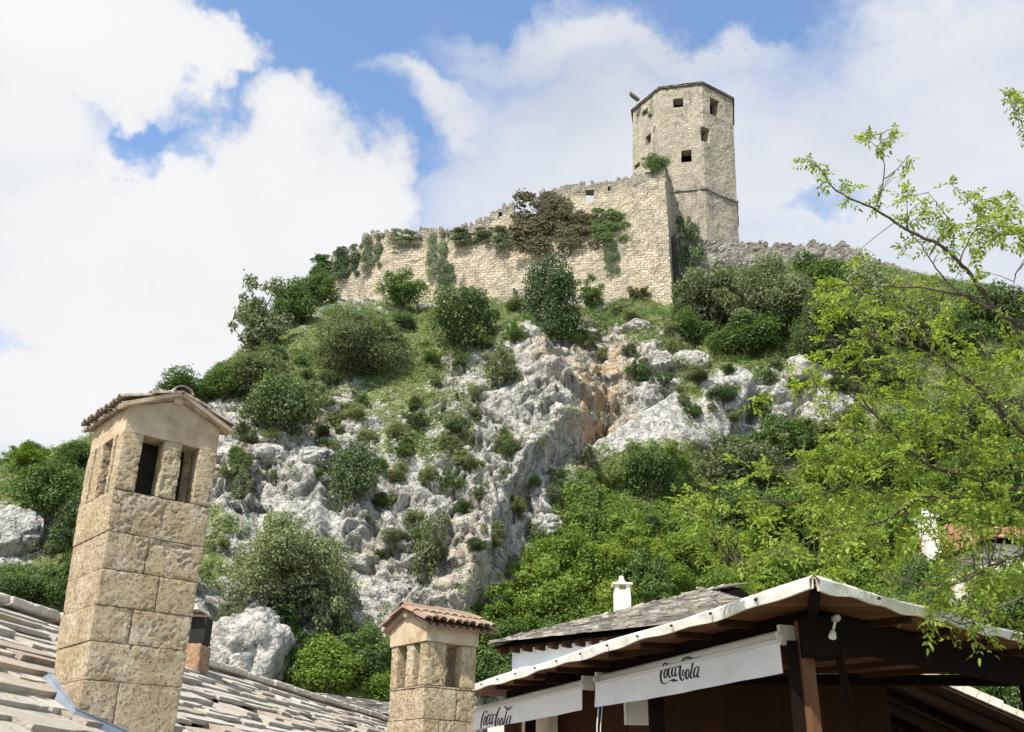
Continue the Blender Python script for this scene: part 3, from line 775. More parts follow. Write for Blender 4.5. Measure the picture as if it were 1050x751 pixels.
# ================================================================== VEGETATION
def unit(v): return v / np.linalg.norm(v, axis=-1, keepdims=True)
def leaf_quads(c, nrm, L, Wd, rs, curl=.0):
    """diamond leaves at centres c with normals nrm"""
    n_ = len(c); t = unit(np.cross(nrm, rs.randn(n_, 3))); b = np.cross(nrm, t)
    L = np.broadcast_to(L, n_)[:, None]; Wd = np.broadcast_to(Wd, n_)[:, None]
    V = np.stack([c - t * L * .5, c + b * Wd * .5 + nrm * L * .06, c + t * L * .5, c - b * Wd * .5 + nrm * L * .06], 1).reshape(-1, 3)
    return V, np.arange(n_ * 4).reshape(-1, 4)
def crown_mesh(kind, seed, N, leaf):
    rs = np.random.RandomState(seed)
    lobes = []
    if kind == 'round':
        for k in range(34):
            d = unit(rs.randn(3)); d[2] = d[2] * .9; r_ = rs.uniform(.25, .86)
            lobes.append((*(d * r_ * np.array([1, 1, .92])), rs.uniform(.13, .36)))
    elif kind == 'loose':
        for k in range(30):
            d = unit(rs.randn(3)); r_ = rs.uniform(.25, .88) 
            lobes.append((*(d * r_), rs.uniform(.09, .25)))
    elif kind == 'cone':
        for k in range(46):
            z = rs.uniform(-.95, .85); rr_ = .72 * (1 - ((z + .35) / 1.35) ** 2 * .8 if z > -.35 else 1 - ((z + .35) / .75) ** 2 * .6)
            a = rs.uniform(0, 6.283); r_ = max(0.02, rr_ - .1) * rs.uniform(.6, 1)
            lobes.append((r_ * math.cos(a), r_ * math.sin(a), z, rs.uniform(.2, .3)))
    elif kind == 'spread':
        for k in range(48):
            d = unit(rs.randn(3)); r_ = rs.uniform(.3, .8)
            lobes.append((*(d * r_ * np.array([1, 1, .85])), rs.uniform(.10, .27)))
    elif kind == 'hang':
        for k in range(24):
            lobes.append((rs.uniform(-.8, .8) * .8, rs.uniform(-.3, .1), rs.uniform(-.9, .8), rs.uniform(.1, .26)))
    lobes = np.array(lobes); w = lobes[:, 3] ** 2; idx_ = rs.choice(len(lobes), N, p=w / w.sum())
    lb = lobes[idx_]; d = unit(rs.randn(N, 3)); d[:, 2] = np.abs(d[:, 2]) * np.where(rs.rand(N) < .72, 1, -1)
    rad = lb[:, 3] * (1 - np.abs(rs.randn(N)) * .28 + .12)
    rad = rad * (1 + .35 * vnoise(d * 2.2 + lb[:, :3] * 7, seed))
    c = lb[:, :3] + d * rad[:, None]
    # some sprigs poke out
    m = rs.rand(N) < .06; c[m] = c[m] * rs.uniform(1.02, 1.16, (m.sum(), 1))
    nr_ = unit(d + rs.randn(N, 3) * .65 + np.array([0, 0, .35]))
    V, F_ = leaf_quads(c, nr_, leaf * rs.uniform(.6, 1.35, N), leaf * .55 * rs.uniform(.7, 1.2, N), rs)
    V[:, 2] += 1.0
    me = npmesh('crown_' + kind, V, F_)
    b = MB(); rr_ = random.Random(seed)
    b.tube([(0, 0, -.35), (.03, .0, .1), (-.02, .02, .45), (.02, 0, .8)], [.075, .06, .045, .03], 7)
    for k in rr_.sample(range(len(lobes)), min(11, len(lobes))):
        q = Vector(lobes[k][:3]) + Vector((0, 0, 1)); s0 = Vector((0, 0, rr_.uniform(.1, .7)))
        b.tube([s0, s0.lerp(q, .5) + Vector((rr_.uniform(-.08, .08), rr_.uniform(-.08, .08), .05)), q], [.03, .018, .006], 5)
    tm = bpy.data.meshes.new('trunk_' + kind); tm.from_pydata(b.v, [], b.f); tm.materials.append(M_bark)
    me.materials.append(L_mid)
    return me, tm
CR = {}
for kind, cnt, N_, lf in (('round', 3, 8000, .085), ('loose', 3, 5200, .085), ('cone', 1, 14000, .065), ('spread', 2, 22000, .05), ('hang', 2, 5000, .10)):
    for i in range(cnt): CR[kind, i] = crown_mesh(kind, 100 + 7 * i + len(kind), N_, lf)
CNT = {k: sum(1 for a in CR if a[0] == k) for k, _ in CR}
prng = random.Random(77)
def plant(name, kind, lm, p, rx, ry, rz, label, cat, group=None, stem=True):
    v = prng.randrange(CNT[kind]); cm, tm = CR[kind, v]
    root = empty(name, p, label, cat, group, prng.uniform(0, 6.283) if stem else 0)
    root.scale = (rx, ry, rz)
    for nm, me_, m_ in (('crown', cm, lm), ('trunk', tm, M_bark)):
        if nm == 'trunk' and not stem: continue
        if nm == 'trunk': nm = 'stem' if name in ('ivy', 'shrub', 'bush') else 'trunk'
        if nm == 'crown' and name in ('ivy', 'shrub', 'bush'): nm = 'foliage'
        o = bpy.data.objects.new(nm, me_); COL.objects.link(o); o.parent = root
        o.material_slots[0].link = 'OBJECT'; o.material_slots[0].material = m_
    return root
def on_hill(name, kind, lm, x, y, rx, ry, label, cat='bush', group=None, fwd=.0):
    rx *= 1.28; ry *= 1.28
    p = hit(x, y + ry * .72); t = (p - CAM).dot(FW) / FPX
    return plant(name, kind, lm, p + Vector((0, -fwd, -.28 * ry * t)), rx * t, (rx + ry) * .5 * t, ry * t, label, cat, group)
def on_wall(name, kind, lm, x, y, rx, ry, label, path=None, depth=.35, cat='bush'):
    rx *= 1.4; ry *= 1.25; q = pathS(path or fwp, x, y); P_ = CAM + ray(x, y) * q[2]; t = (P_ - CAM).dot(FW) / FPX
    return plant(name, kind, lm, P_ + Vector((0, -.2, -ry * t)), rx * t, depth * rx * t, ry * t, label, cat, stem=False)
D_, M_, B_, Y_, O_, P_n, Br = L_dark, L_mid, L_bright, L_yel, L_olive, L_pine, L_brown
for a in [
    ('tree', 'loose', O_, 258, 322, 30, 42, 'loose grey green olive tree at the left end of the crest', 'tree'),
    ('bush', 'round', M_, 298, 312, 24, 26, 'bush between the olive tree and the left end of the fortress wall', 'bush'),
    ('bush', 'round', M_, 325, 298, 22, 18, 'low green bush at the left foot of the fortress wall', 'bush'),
    ('bush', 'round', M_, 188, 396, 30, 19, 'dark green bush on the skyline just above the big chimney cap', 'bush'),
    ('bush', 'spread', O_, 362, 352, 50, 38, 'wide dark olive bush on the upper left slope below the fortress wall', 'bush'),
    ('bush', 'round', O_, 262, 384, 42, 27, 'olive bush with a flat top left of the wide dark bush', 'bush'),
    ('bush', 'round', D_, 283, 414, 33, 35, 'dark bush standing just above the rounded grey boulder', 'bush'),
    ('bush', 'round', M_, 228, 392, 25, 20, 'bush on the skyline to the right of the chimney cap', 'bush'),
    ('bush', 'round', M_, 412, 297, 26, 20, 'mid green bush against the foot of the fortress wall', 'bush'),
    ('bush', 'round', D_, 476, 326, 35, 34, 'big round dark bush on the upper slope below the middle of the wall', 'bush'),
    ('bush', 'cone', P_n, 565, 304, 30, 42, 'dense conical dark evergreen in front of the fortress wall', 'evergreen'),
    ('bush', 'loose', M_, 606, 300, 17, 17, 'small bush right of the conical evergreen', 'bush'),
    ('shrub', 'loose', Br, 655, 300, 13, 9, 'reddish brown dry shrub at the foot of the wall near its corner', 'shrub'),
    ('bush', 'loose', O_, 515, 372, 21, 27, 'brownish olive bush in the cliff left of the pale perched boulder', 'bush'),
    ('bush', 'round', D_, 361, 486, 22, 34, 'small dark oval bush alone in the middle of the pale rocks', 'bush'),
    ('bush', 'spread', O_, 290, 585, 72, 58, 'big spreading dark bush on the rock face right of the big chimney', 'bush'),
    ('bush', 'loose', O_, 338, 625, 30, 42, 'loose bush hanging on the right flank of the big spreading bush', 'bush'),
    ('bush', 'round', M_, 221, 652, 16, 26, 'upright bright bush beside the dark opening right of the big chimney', 'bush'),
    ('bush', 'loose', O_, 440, 560, 20, 44, 'thin tall shrub clinging to the cliff above the small chimney', 'shrub'),
    ('bush', 'loose', D_, 425, 430, 16, 12, 'tiny dark bush on the pale rocks below the round dark bush', 'bush'),
    ('bush', 'loose', M_, 465, 492, 18, 14, 'small bush on the pale rocks left of the shaded cliff', 'bush'),
    ('bush', 'loose', O_, 245, 500, 14, 22, 'thin bush between the boulders and the big chimney', 'bush'),
    ('bush', 'round', M_, 668, 482, 27, 32, 'green bush growing in front of the smooth slab', 'bush'),
    ('bush', 'loose', B_, 692, 470, 16, 22, 'slim bright sapling right of the bush in front of the slab', 'tree'),
    ('bush', 'loose', M_, 655, 380, 14, 16, 'small bush in the gully above the slab edge', 'bush'),
    ('bush', 'loose', D_, 600, 345, 14, 12, 'small bush on the broken rocks under the fortress corner', 'bush'),
    ('bush', 'round', O_, 762, 478, 42, 34, 'dark olive bush below the right end of the slab', 'bush'),
    ('bush', 'loose', M_, 805, 450, 36, 26, 'bush below the upright grey boulder', 'bush'),
    ('tree', 'round', O_, 735, 300, 34, 42, 'round tree just right of the fortress corner', 'tree'),
    ('tree', 'spread', O_, 792, 302, 48, 50, 'largest grey green tree of the grove right of the fortress', 'tree'),
    ('tree', 'round', M_, 765, 345, 40, 24, 'low green tree under the largest tree of the grove', 'tree'),
    ('tree', 'spread', D_, 858, 338, 46, 48, 'dark tree behind the bright branches, above the upright boulder', 'tree'),
    ('tree', 'round', M_, 838, 288, 36, 30, 'tree in front of the broken end of the rubble wall', 'tree'),
    ('tree', 'round', O_, 898, 308, 38, 42, 'olive tree right of the end of the rubble wall', 'tree'),
    ('tree', 'loose', O_, 945, 330, 34, 34, 'loose grey tree on the skyline behind the near branches', 'tree'),
    ('tree', 'round', D_, 1028, 318, 36, 38, 'dark tree on the skyline at the right edge', 'tree'),
    ('tree', 'round', M_, 985, 345, 34, 26, 'low tree on the slope left of the dark one at the right edge', 'tree'),
    ('bush', 'round', M_, 712, 335, 20, 22, 'bush right of the flat boulder under the fortress corner', 'bush'),
    ('bush', 'round', D_, 915, 385, 30, 26, 'dark shaded bush on the right slope behind the branches', 'bush'),
    ('bush', 'round', M_, 955, 440, 40, 32, 'bush in the middle of the right slope', 'bush'),
    ('bush', 'round', O_, 1010, 420, 40, 36, 'olive bush near the right edge of the slope', 'bush'),
    ('bush', 'round', M_, 45, 505, 38, 32, 'rounded green bush on the left slope left of the big chimney', 'bush'),
    ('bush', 'round', D_, 78, 545, 28, 34, 'dark bush half hidden by the big chimney', 'bush'),
    ('bush', 'round', M_, 18, 604, 30, 24, 'bright green bush just above the stone roof at the left edge', 'bush'),
    ('bush', 'round', M_, 62, 597, 26, 30, 'green bush above the stone roof next to the big chimney', 'bush'),
    ('bush', 'round', M_, 75, 468, 26, 16, 'bush on the skyline left of the big chimney', 'bush'),
    ('bush', 'loose', B_, 25, 470, 32, 14, 'low bush on the skyline at the left edge', 'bush'),
    ('bush', 'loose', O_, 100, 500, 20, 26, 'olive bush touching the left side of the big chimney shaft', 'bush'),
    ('bush', 'round', B_, 335, 688, 42, 30, 'bright bush behind the ridge of the stone roof', 'bush'),
    ('bush', 'round', M_, 378, 672, 32, 30, 'green bush left of the small chimney', 'bush'),
    ('bush', 'round', B_, 395, 702, 30, 20, 'low bright bush at the left side of the small chimney', 'bush'),
    ('bush', 'loose', M_, 282, 648, 24, 26, 'loose green bush right of the steep bluish grey rock', 'bush'),
    ('bush', 'loose', O_, 238, 632, 22, 16, 'small olive bush on top of the steep bluish grey rock', 'bush'),
    ('bush', 'loose', M_, 300, 685, 26, 20, 'loose bush at the base of the bluish grey rock', 'bush'),
]:
    on_hill(*a[:8], cat=a[8])
for a in [
    ('ivy', 'hang', O_, 383, 258, 12, 19, 'dark ivy hanging over the wall top near its left end'),
    ('ivy', 'hang', M_, 343, 274, 24, 15, 'ivy mat covering the low left end of the fortress wall'),
    ('ivy', 'hang', O_, 449, 258, 12, 24, 'long ivy curtain on the wall above the round dark bush'),
    ('ivy', 'hang', O_, 486, 243, 24, 9, 'thin ivy strip along the wall top left of the ruined gable'),
    ('shrub', 'loose', Br, 572, 218, 20, 20, 'twiggy brown shrub at the wall top left of the square window hole'),
    ('ivy', 'hang', D_, 358, 268, 16, 18, 'dark ivy clump at the sagging left end of the wall top'),
    ('ivy', 'hang', O_, 329, 286, 12, 14, 'ivy tongue hanging at the outermost left end of the fortress wall'),
    ('ivy', 'hang', O_, 415, 245, 16, 8, 'short ivy fringe on the wall top above the mid green bush'),
    ('ivy', 'hang', D_, 457, 285, 9, 16, 'small ivy patch low on the wall under the long ivy curtain'),
    ('shrub', 'hang', Br, 556, 230, 34, 30, 'bare brownish shrub growing out of the wall below the ruined gable'),
    ('shrub', 'hang', Br, 592, 236, 24, 18, 'brownish shrub spreading along the wall under its square window hole'),
    ('shrub', 'hang', O_, 524, 243, 20, 13, 'brown creeper on the wall right under the ruined gable'),
    ('bush', 'hang', M_, 624, 232, 20, 16, 'green bush on the wall to the right of the square window hole'),
    ('ivy', 'hang', D_, 626, 263, 8, 16, 'little dark plant hanging on the wall beneath the green bush'),
    ('bush', 'round', M_, 673, 169, 13, 12, 'bright green bush growing on top of the wall in front of the tower'),
]:
    on_wall(*a)
on_wall('ivy', 'hang', D_, 706, 258, 14, 34, 'dark ivy column filling the nook right of the fortress corner', rwp, .5)
on_wall('shrub', 'loose', D_, 666, 120, 2.6, 4, 'tiny plant rooted in the left face of the tower', [(p.x, p.y) for p in octo(TR)] , .8)

# the thicket below the cliff: trees one can tell apart, set out in rows
thick = random.Random(5)
def inside(x, y, poly):
    return inpoly_sd(np.array([float(x)]), np.array([float(y)]), poly)[0] > 0
zone = [(478, 640), (520, 600), (560, 575), (600, 545), (650, 552), (720, 548), (800, 500), (860, 450), (1080, 440), (1080, 700), (480, 712)]
placed = []
tries = 0
while len(placed) < 74 and tries < 6000:
    tries += 1
    x, y = thick.uniform(475, 1085), thick.uniform(455, 700)
    if not inside(x, y, zone): continue
    if any(math.hypot((x - a) / 1.15, y - b) < 25 for a, b in placed): continue
    placed.append((x, y))
placed.sort(key=lambda q: q[1])
for x, y in placed:
    r_ = thick.uniform(24, 38)
    lm = thick.choice([B_, B_, B_, L_yel, M_] if x < 760 else [B_, B_, L_yel, M_, B_])
    if x < 640: lab, gr_ = 'bright green bushy tree in the dense thicket below the cliff, left of the slab', 'thicket trees at the foot of the cliff'
    elif x < 830: lab, gr_ = 'bright green bushy tree in the dense thicket above the white house roof', 'thicket trees above the white house'
    else: lab, gr_ = 'yellow green bushy tree in the thicket behind the near branches on the right', 'thicket trees behind the near branches'
    on_hill('tree', thick.choice(['round', 'round', 'loose']), lm, x, y, r_, r_ * thick.uniform(.8, 1.05), lab, 'tree', gr_)
# small scrub clumps on the rocks, nothing tells them apart
zs = [((300, 450), (55, 45), 7), ((430, 480), (60, 60), 12), ((380, 410), (80, 30), 10), ((500, 440), (30, 50), 5), ((740, 420), (50, 25), 8), ((640, 345), (60, 25), 7),
      ((860, 420), (40, 30), 6), ((240, 450), (25, 40), 5), ((400, 560), (40, 50), 6), ((560, 490), (30, 40), 4), ((50, 470), (60, 20), 6), ((60, 540), (50, 30), 5), ((700, 350), (20, 30), 4), ((130, 470), (40, 30), 4), ((-60, 560), (50, 50), 6)]
for (cx, cy), (sx_, sy_), k_ in zs:
    for q in range(k_):
        x, y = cx + thick.uniform(-sx_, sx_), cy + thick.uniform(-sy_, sy_); r_ = thick.uniform(5, 10)
        on_hill('shrub', thick.choice(['round', 'loose']), thick.choice([O_, M_, D_, L_pale, L_pale]), x, y, r_ * 1.2, r_, 'small low scrub clump rooted in the cracks of the pale rocks', 'shrub', 'scrub clumps in the rocks')

# trees standing between the canopy and the houses on the right
for i, (x, y, Y_, r_, lm, lab) in enumerate([(880, 640, 21, 46, B_, 'bright green young tree rising just behind the right slope of the canopy roof'), (960, 655, 22, 48, M_, 'mid green young tree behind the canopy in front of the grey slate roof'),
        (1030, 640, 22, 50, B_, 'bright young tree in front of the red roofed house wall'), (1090, 650, 21, 60, M_, 'green tree beyond the right edge beside the red roofed house'), (952, 606, 25, 36, M_, 'mid green young tree below the short white chimney stack'), (1035, 612, 26, 40, B_, 'bright young tree just under the red tiled roof'), (985, 715, 20, 44, B_, 'bright bush seen through the gap under the canopy beam'), (1045, 712, 20, 44, M_, 'green bush in the gap under the canopy beam at the right edge')]):
    p = at(x, y + r_, Y_); t = (p - CAM).dot(FW) / FPX
    rz_ = r_ * t
    o = plant('tree' if 'tree' in lab else 'bush', 'round', lm, p, r_ * t * 1.25, r_ * t, rz_ * 1.15, lab, 'tree' if 'tree' in lab else 'bush')
    tb = MB(); tb.tube([Vector((p.x, p.y, -.1)), p + Vector((.05, 0, rz_ * .3))], [.12, .08], 7); tb.build('trunk', M_bark, None).parent = o
    ob = [q for q in bpy.data.objects if q.parent == o and q.name.startswith('trunk')][-1]; bpy.context.view_layer.update(); ob.matrix_parent_inverse = o.matrix_world.inverted()
# ragged low scrub round the feet of the larger bushes
for q in range(95):
    x, y = thick.uniform(225, 720), thick.uniform(300, 560)
    if inside(x, y, [(590, 480), (600, 440), (700, 395), (750, 385), (740, 500)]) or (535 < x < 640 and y > 340) : continue
    r_ = thick.uniform(6, 13)
    on_hill('shrub', thick.choice(['loose', 'spread', 'round']), thick.choice([O_, M_, L_pale, D_]), x, y, r_ * 1.25, r_ * .85, 'small low scrub clump rooted in the cracks of the pale rocks', 'shrub', 'scrub clumps in the rocks')
for q in range(26):
    x, y = thick.uniform(700, 930), thick.uniform(350, 470); r_ = thick.uniform(7, 14)
    on_hill('shrub', thick.choice(['loose', 'spread', 'round']), thick.choice([O_, M_, L_pale, D_]), x, y, r_ * 1.25, r_ * .85, 'low scrub clump among the rocks of the right slope', 'shrub', 'scrub clumps on the right slope')
# grass and ground cover that nobody could count
def cover(name, lm, N, wfn, size, blades, seed, label):
    rs = np.random.RandomState(seed)
    V0 = P2; w = wfn(); w = np.where((px > -120) & (px < 1180) & (py < 760), w, 0)
    c = np.cumsum(w); id_ = np.searchsorted(c, rs.rand(N) * c[-1])
    C_ = V0[id_] + rs.randn(N, 3) * .07
    C_ = np.repeat(C_, blades, 0) + rs.randn(N * blades, 3) * size * .55
    nr_ = unit(np.array([-.1, -.5, .6]) + rs.randn(len(C_), 3) * .7)
    V, F_ = leaf_quads(C_ + np.array([0, -.05, .06]), nr_, size * rs.uniform(.5, 1.4, len(C_)), size * .35, rs)
    return link(name, npmesh(name, V, F_), lm, None, kind='stuff', label=label, category='ground cover')
vs = sst(veg, .3, .6)
low = sst(py, 480, 560) * sst(px, 470, 560)
tall = sst(fbm(P * .6, 91, 4), -.05, .3)
cover('grass', L_pale, 30000, lambda: (vs * (1 - .8 * low) * (.25 + .75 * sst(fbm(P * .45, 93, 3), -.2, .3)) + .05 * rockw) * (1 - slabw), .13, 7, 1, 'pale flowering grass and herbs between the rocks')
cover('scrub_cover', L_mid, 22000, lambda: (vs * tall + .02 * rockw) * (1 - slabw), .15, 9, 2, 'low green scrub covering the slope')
cover('undergrowth', L_bright, 14000, lambda: vs * low, .2, 10, 4, 'bright green undergrowth beneath the thicket trees')
# ================================================================== BUILDINGS NEAR THE CAMERA
def rough_box(mb, o, a, b, w, d, h, res, seed, amp=.012, pits=.02, joints=(), vj=(), taper=0.0, rnd=.012):
    """a stone block or shaft: fine grid faces pushed in by pits, worn arrises and joint grooves; continuous over the edges"""
    o, a, b = Vector(o), Vector(a), Vector(b); c = Vector((0, 0, 1))
    nx, ny, nz_ = max(2, int(w / res)), max(2, int(d / res)), max(2, int(h / res))
    X, Y, Z = np.linspace(0, w, nx + 1), np.linspace(0, d, ny + 1), np.linspace(0, h, nz_ + 1)
    faces = []
    def grid(U_, V_, fn):
        uu, vv_ = np.meshgrid(U_, V_, indexing='ij'); Lc = fn(uu.ravel(), vv_.ravel())
        i = np.arange(len(U_) * len(V_)).reshape(len(U_), len(V_))
        return Lc, np.stack([i[:-1, :-1], i[1:, :-1], i[1:, 1:], i[:-1, 1:]], -1).reshape(-1, 4)
    zz = lambda u: np.zeros_like(u)
    for L_, F_ in (grid(X, Z, lambda u, v: np.stack([u, zz(u), v], 1)), grid(Y, Z, lambda u, v: np.stack([zz(u), d - u, v], 1)),
                   grid(X, Z, lambda u, v: np.stack([w - u, zz(u) + d, v], 1)), grid(Y, Z, lambda u, v: np.stack([zz(u) + w, u, v], 1)),
                   grid(X, Y, lambda u, v: np.stack([u, v, zz(u) + h], 1)), grid(X, Y, lambda u, v: np.stack([u, d - v, zz(u)], 1))):
        wx, wy, wz = L_[:, 0].copy(), L_[:, 1].copy(), L_[:, 2].copy()
        Pw = np.array(o) + np.outer(wx, a) + np.outer(wy, b) + np.outer(wz, c)
        pit = sst(fbm(Pw * 34, seed, 3, .6), .16, .42) * .55 + sst(fbm(Pw * 13, seed + 3, 4, .6), .26, .5) * .9
        pit = pit * (.25 + .75 * sst(fbm(Pw * 2.6, seed + 9, 3), -.1, .25))
        ins = pits * pit + amp * (.35 * fbm(Pw * 5, seed + 20, 2) + .5 * fbm(Pw * 28, seed + 21, 3, .6) + .4)
        for jz in joints:
            dz = np.abs(wz - jz - .006 * np.sin(wx * 9 + jz * 20)); ins = ins + .011 * np.exp(-(dz / .006) ** 2)
        for (jx, z0, z1) in vj:
            dx = np.abs(wx - jx - .004 * np.sin(wz * 30)); ins = ins + .010 * np.exp(-(dx / .006) ** 2) * ((wz > z0) & (wz < z1) & (wy < .02))
        cx, cy, cz = wx - w / 2, wy - d / 2, wz - h / 2
        ex, ey, ez = w / 2 - np.abs(cx), d / 2 - np.abs(cy), h / 2 - np.abs(cz)
        # worn arrises: near two faces at once
        e_ = np.sort(np.stack([ex, ey, ez], 1), 1)
        ins = ins + rnd * np.exp(-e_[:, 1] / .018) * (1 + fbm(Pw * 8, seed + 31, 3))
        dirv = np.stack([np.sign(cx) * np.exp(-ex / .02), np.sign(cy) * np.exp(-ey / .02), np.sign(cz) * np.exp(-ez / .02) * .6], 1)
        q = np.stack([wx, wy, wz], 1) - dirv * ins[:, None]
        q[:, 0] = w / 2 + (q[:, 0] - w / 2) * (1 - taper * q[:, 2] / h); q[:, 1] = d / 2 + (q[:, 1] - d / 2) * (1 - taper * q[:, 2] / h)
        Pw = np.array(o) + np.outer(q[:, 0], a) + np.outer(q[:, 1], b) + np.outer(q[:, 2], c)
        k = len(mb.v); mb.v += [tuple(p) for p in Pw]; mb.f += [tuple(f + k) for f in F_]; mb.uv += [[(0, 0)] * 4] * len(F_)
def barrel(mb, p, q, side, up, r0, r1, th, seg=7, conc=False, jit=0):
    """a half round clay tile from p to q"""
    p, q, side, up = Vector(p), Vector(q), Vector(side).normalized(), Vector(up).normalized(); k = len(mb.v)
    sg = -1 if conc else 1
    for (c, r_) in ((p, r0), (q, r1)):
        for rr_ in (r_, r_ - th):
            for j in range(seg + 1):
                t = math.pi * j / seg
                mb.v.append(tuple(c + side * math.cos(t) * rr_ + up * sg * math.sin(t) * rr_ * .8))
    n_ = seg + 1
    A, B, C_, D_ = k, k + n_, k + 2 * n_, k + 3 * n_
    for j in range(seg):
        for f in ((A + j, A + j + 1, C_ + j + 1, C_ + j), (B + j + 1, B + j, D_ + j, D_ + j + 1), (A + j + 1, A + j, B + j, B + j + 1), (C_ + j, C_ + j + 1, D_ + j + 1, D_ + j)):
            mb.f.append(f); mb.uv.append([(0, 0)] * 4)
    for j in (0, seg):
        mb.f.append((A + j, C_ + j, D_ + j, B + j)); mb.uv.append([(0, 0)] * 4)
def tiled_slope(mb, eave0, along, upv, n_col, n_row, pitch, rowlen, r_, rs, th=.012):
    """columns of barrel tiles climbing from the eave; eave0 first tile axis at the eave"""
    along, upv = Vector(along).normalized(), Vector(upv).normalized(); nrm_ = along.cross(upv)
    if nrm_.z < 0: nrm_ = -nrm_
    for i in range(n_col):
        for j in range(n_row):
            jo = rs.uniform(-.012, .012) if j == 0 else rs.uniform(-.01, .01)
            base_ = Vector(eave0) + along * (i * pitch + rs.uniform(-.006, .006)) + nrm_ * (j * .002)
            tl = nrm_ * rs.uniform(.004, .012)
            # channel tile
            c0 = base_ + along * pitch / 2
            barrel(mb, c0 + upv * (j * rowlen + jo), c0 + upv * ((j + 1) * rowlen + .03), along, nrm_, r_ * .95, r_ * .85, th, conc=True)
            barrel(mb, base_ + upv * (j * rowlen + jo - .01) + nrm_ * (r_ * .45) + tl, base_ + upv * ((j + 1) * rowlen + .02) + nrm_ * (r_ * .45), along, nrm_, r_, r_ * .86, th)

# ------------------------------------------------------------------ stone slab roof, left
RY0, RZ = 10.2, None
Rp0 = at(0, 628, RY0); RZ = Rp0.z
Rp1 = level(428, 752, RZ)
rdir = (Rp1 - Rp0); rdir.z = 0; Lr = rdir.length; rdir.normalize()
rperp = Vector((rdir.y, -rdir.x, 0))                    # to the right, down the slope
SL = math.tan(R(27))
sdn = (rperp - Vector((0, 0, SL))).normalized()
def roofpt(s_, t_, up_=0.0): return Rp0 + rdir * s_ + sdn * t_ + rperp.cross(rdir).normalized() * 0 + Vector((0, 0, up_))
rnrm = rdir.cross(sdn).normalized()
if rnrm.z < 0: rnrm = -rnrm
def roof_hit(px_, py_):
    d = ray(px_, py_); t = (Rp0 - CAM).dot(rnrm) / d.dot(rnrm); return CAM + d * t
house = empty('stone_roof_house', Rp0 + rperp * 2 + Vector((0, 0, -Rp0.z)), 'old house with a weathered pale stone slab roof filling the lower left corner', 'house')
def slab_roof(mb, o, rd, sd, L_, T_, rowh, seed, lo=.28, hi=.75, th=.035, over=.5):
    rs = random.Random(seed); nn = rd.cross(sd).normalized()
    if nn.z < 0: nn = -nn
    j = 0; t_ = -.05
    nrow = int(T_ / rowh)
    for j in range(nrow, -1, -1):
        s_ = -rs.uniform(0, .4)
        while s_ < L_:
            w = rs.uniform(lo, hi) * (1.6 if rs.random() < .12 else 1)
            if rs.random() < .025: s_ += w; continue
            tt = j * rowh + rs.uniform(-.05, .05)
            ln = rowh * (1.75 + rs.uniform(-.1, .3)); h = th * rs.uniform(.6, 1.5)
            lift = rs.uniform(.0, .02)
            # ragged lower edge
            m = 5; low_ = []
            for k in range(m + 1):
                low_.append((s_ + .01 + (w - .02) * k / m, tt + ln * (1 if 0 < k < m else .95) + rs.uniform(-.022, .022)))
            top_ = [(s_ + w - .01, tt), (s_ + .01, tt)]
            outl = low_ + top_
            def pp(q, up_): 
                fr = (q[1] - tt) / ln
                return Vector(o) + rd * q[0] + sd * q[1] + nn * (up_ + .004 + lift * fr + th * 1.15 * fr)
            A = [pp(q, 0) for q in outl]; B = [pp(q, h + rs.uniform(-.004, .004)) for q in outl]
            k0 = len(mb.v); mb.v += [tuple(p) for p in A + B]; n_ = len(outl)
            mb.f.append(tuple(k0 + n_ + i for i in range(n_))); mb.f.append(tuple(k0 + i for i in reversed(range(n_))))
            mb.uv += [[(0, 0)] * n_] * 2
            for i in range(n_):
                i2 = (i + 1) % n_; mb.f.append((k0 + i, k0 + i2, k0 + n_ + i2, k0 + n_ + i)); mb.uv.append([(0, 0)] * 4)
            s_ += w + rs.uniform(0, .008)
mb = MB(); S0 = -4.5
slab_roof(mb, Rp0 + rdir * S0, rdir, sdn, Lr + 4.5, 6.6, .23, 8, .35, 1.25, .045)
mb.build('roof', M_slab, house)
b = MB(); P0 = Rp0 + rdir * S0; P1_ = Rp0 + rdir * (Lr + .0); E0_, E1_ = P0 + sdn * 6.7, P1_ + sdn * 6.7
b.poly([P0 - Vector((0, 0, .03)), E0_ - Vector((0, 0, .03)), E1_ - Vector((0, 0, .03)), P1_ - Vector((0, 0, .03))])
bk = P0 - rperp * 3 - Vector((0, 0, 1.5)); bk1 = P1_ - rperp * 3 - Vector((0, 0, 1.5))
b.poly([P0 - Vector((0, 0, .03)), P1_ - Vector((0, 0, .03)), bk1, bk])
b.build('roof_deck', M_mwood, house)
b = MB()
g = lambda p, z: Vector((p.x, p.y, z))
c0, c1, c2, c3 = P0 + sdn * 6.3, P1_ + sdn * 6.3, bk1, bk
for p, q, zp, zq in ((c0, c1, c0.z, c1.z), (c3, c2, c3.z, c2.z)):
    b.poly([g(p, -.1), g(q, -.1), g(q, zq - .05), g(p, zp - .05)])
for p, mid, q in ((c0, P0, c3), (c1, P1_, c2)):
    b.poly([g(p, -.1), g(q, -.1), q - Vector((0, 0, .06)), mid - Vector((0, 0, .06)), p - Vector((0, 0, .06))])
b.build('wall', M_tuff, house)
# ridge: long mortared cap stones
b = MB(); rs = random.Random(4); s_ = S0
while s_ < Lr:
    w = rs.uniform(.5, 1.3); o = Rp0 + rdir * s_ - rperp * .24 + Vector((0, 0, .055 + rs.uniform(-.012, .012)))
    rough_box(b, o, rdir, rperp, w, .42, .11, .05, int(s_ * 7) + 50, .012, .012, rnd=.025)
    s_ += w + .004
b.build('ridge_cap', M_capst, house, True)

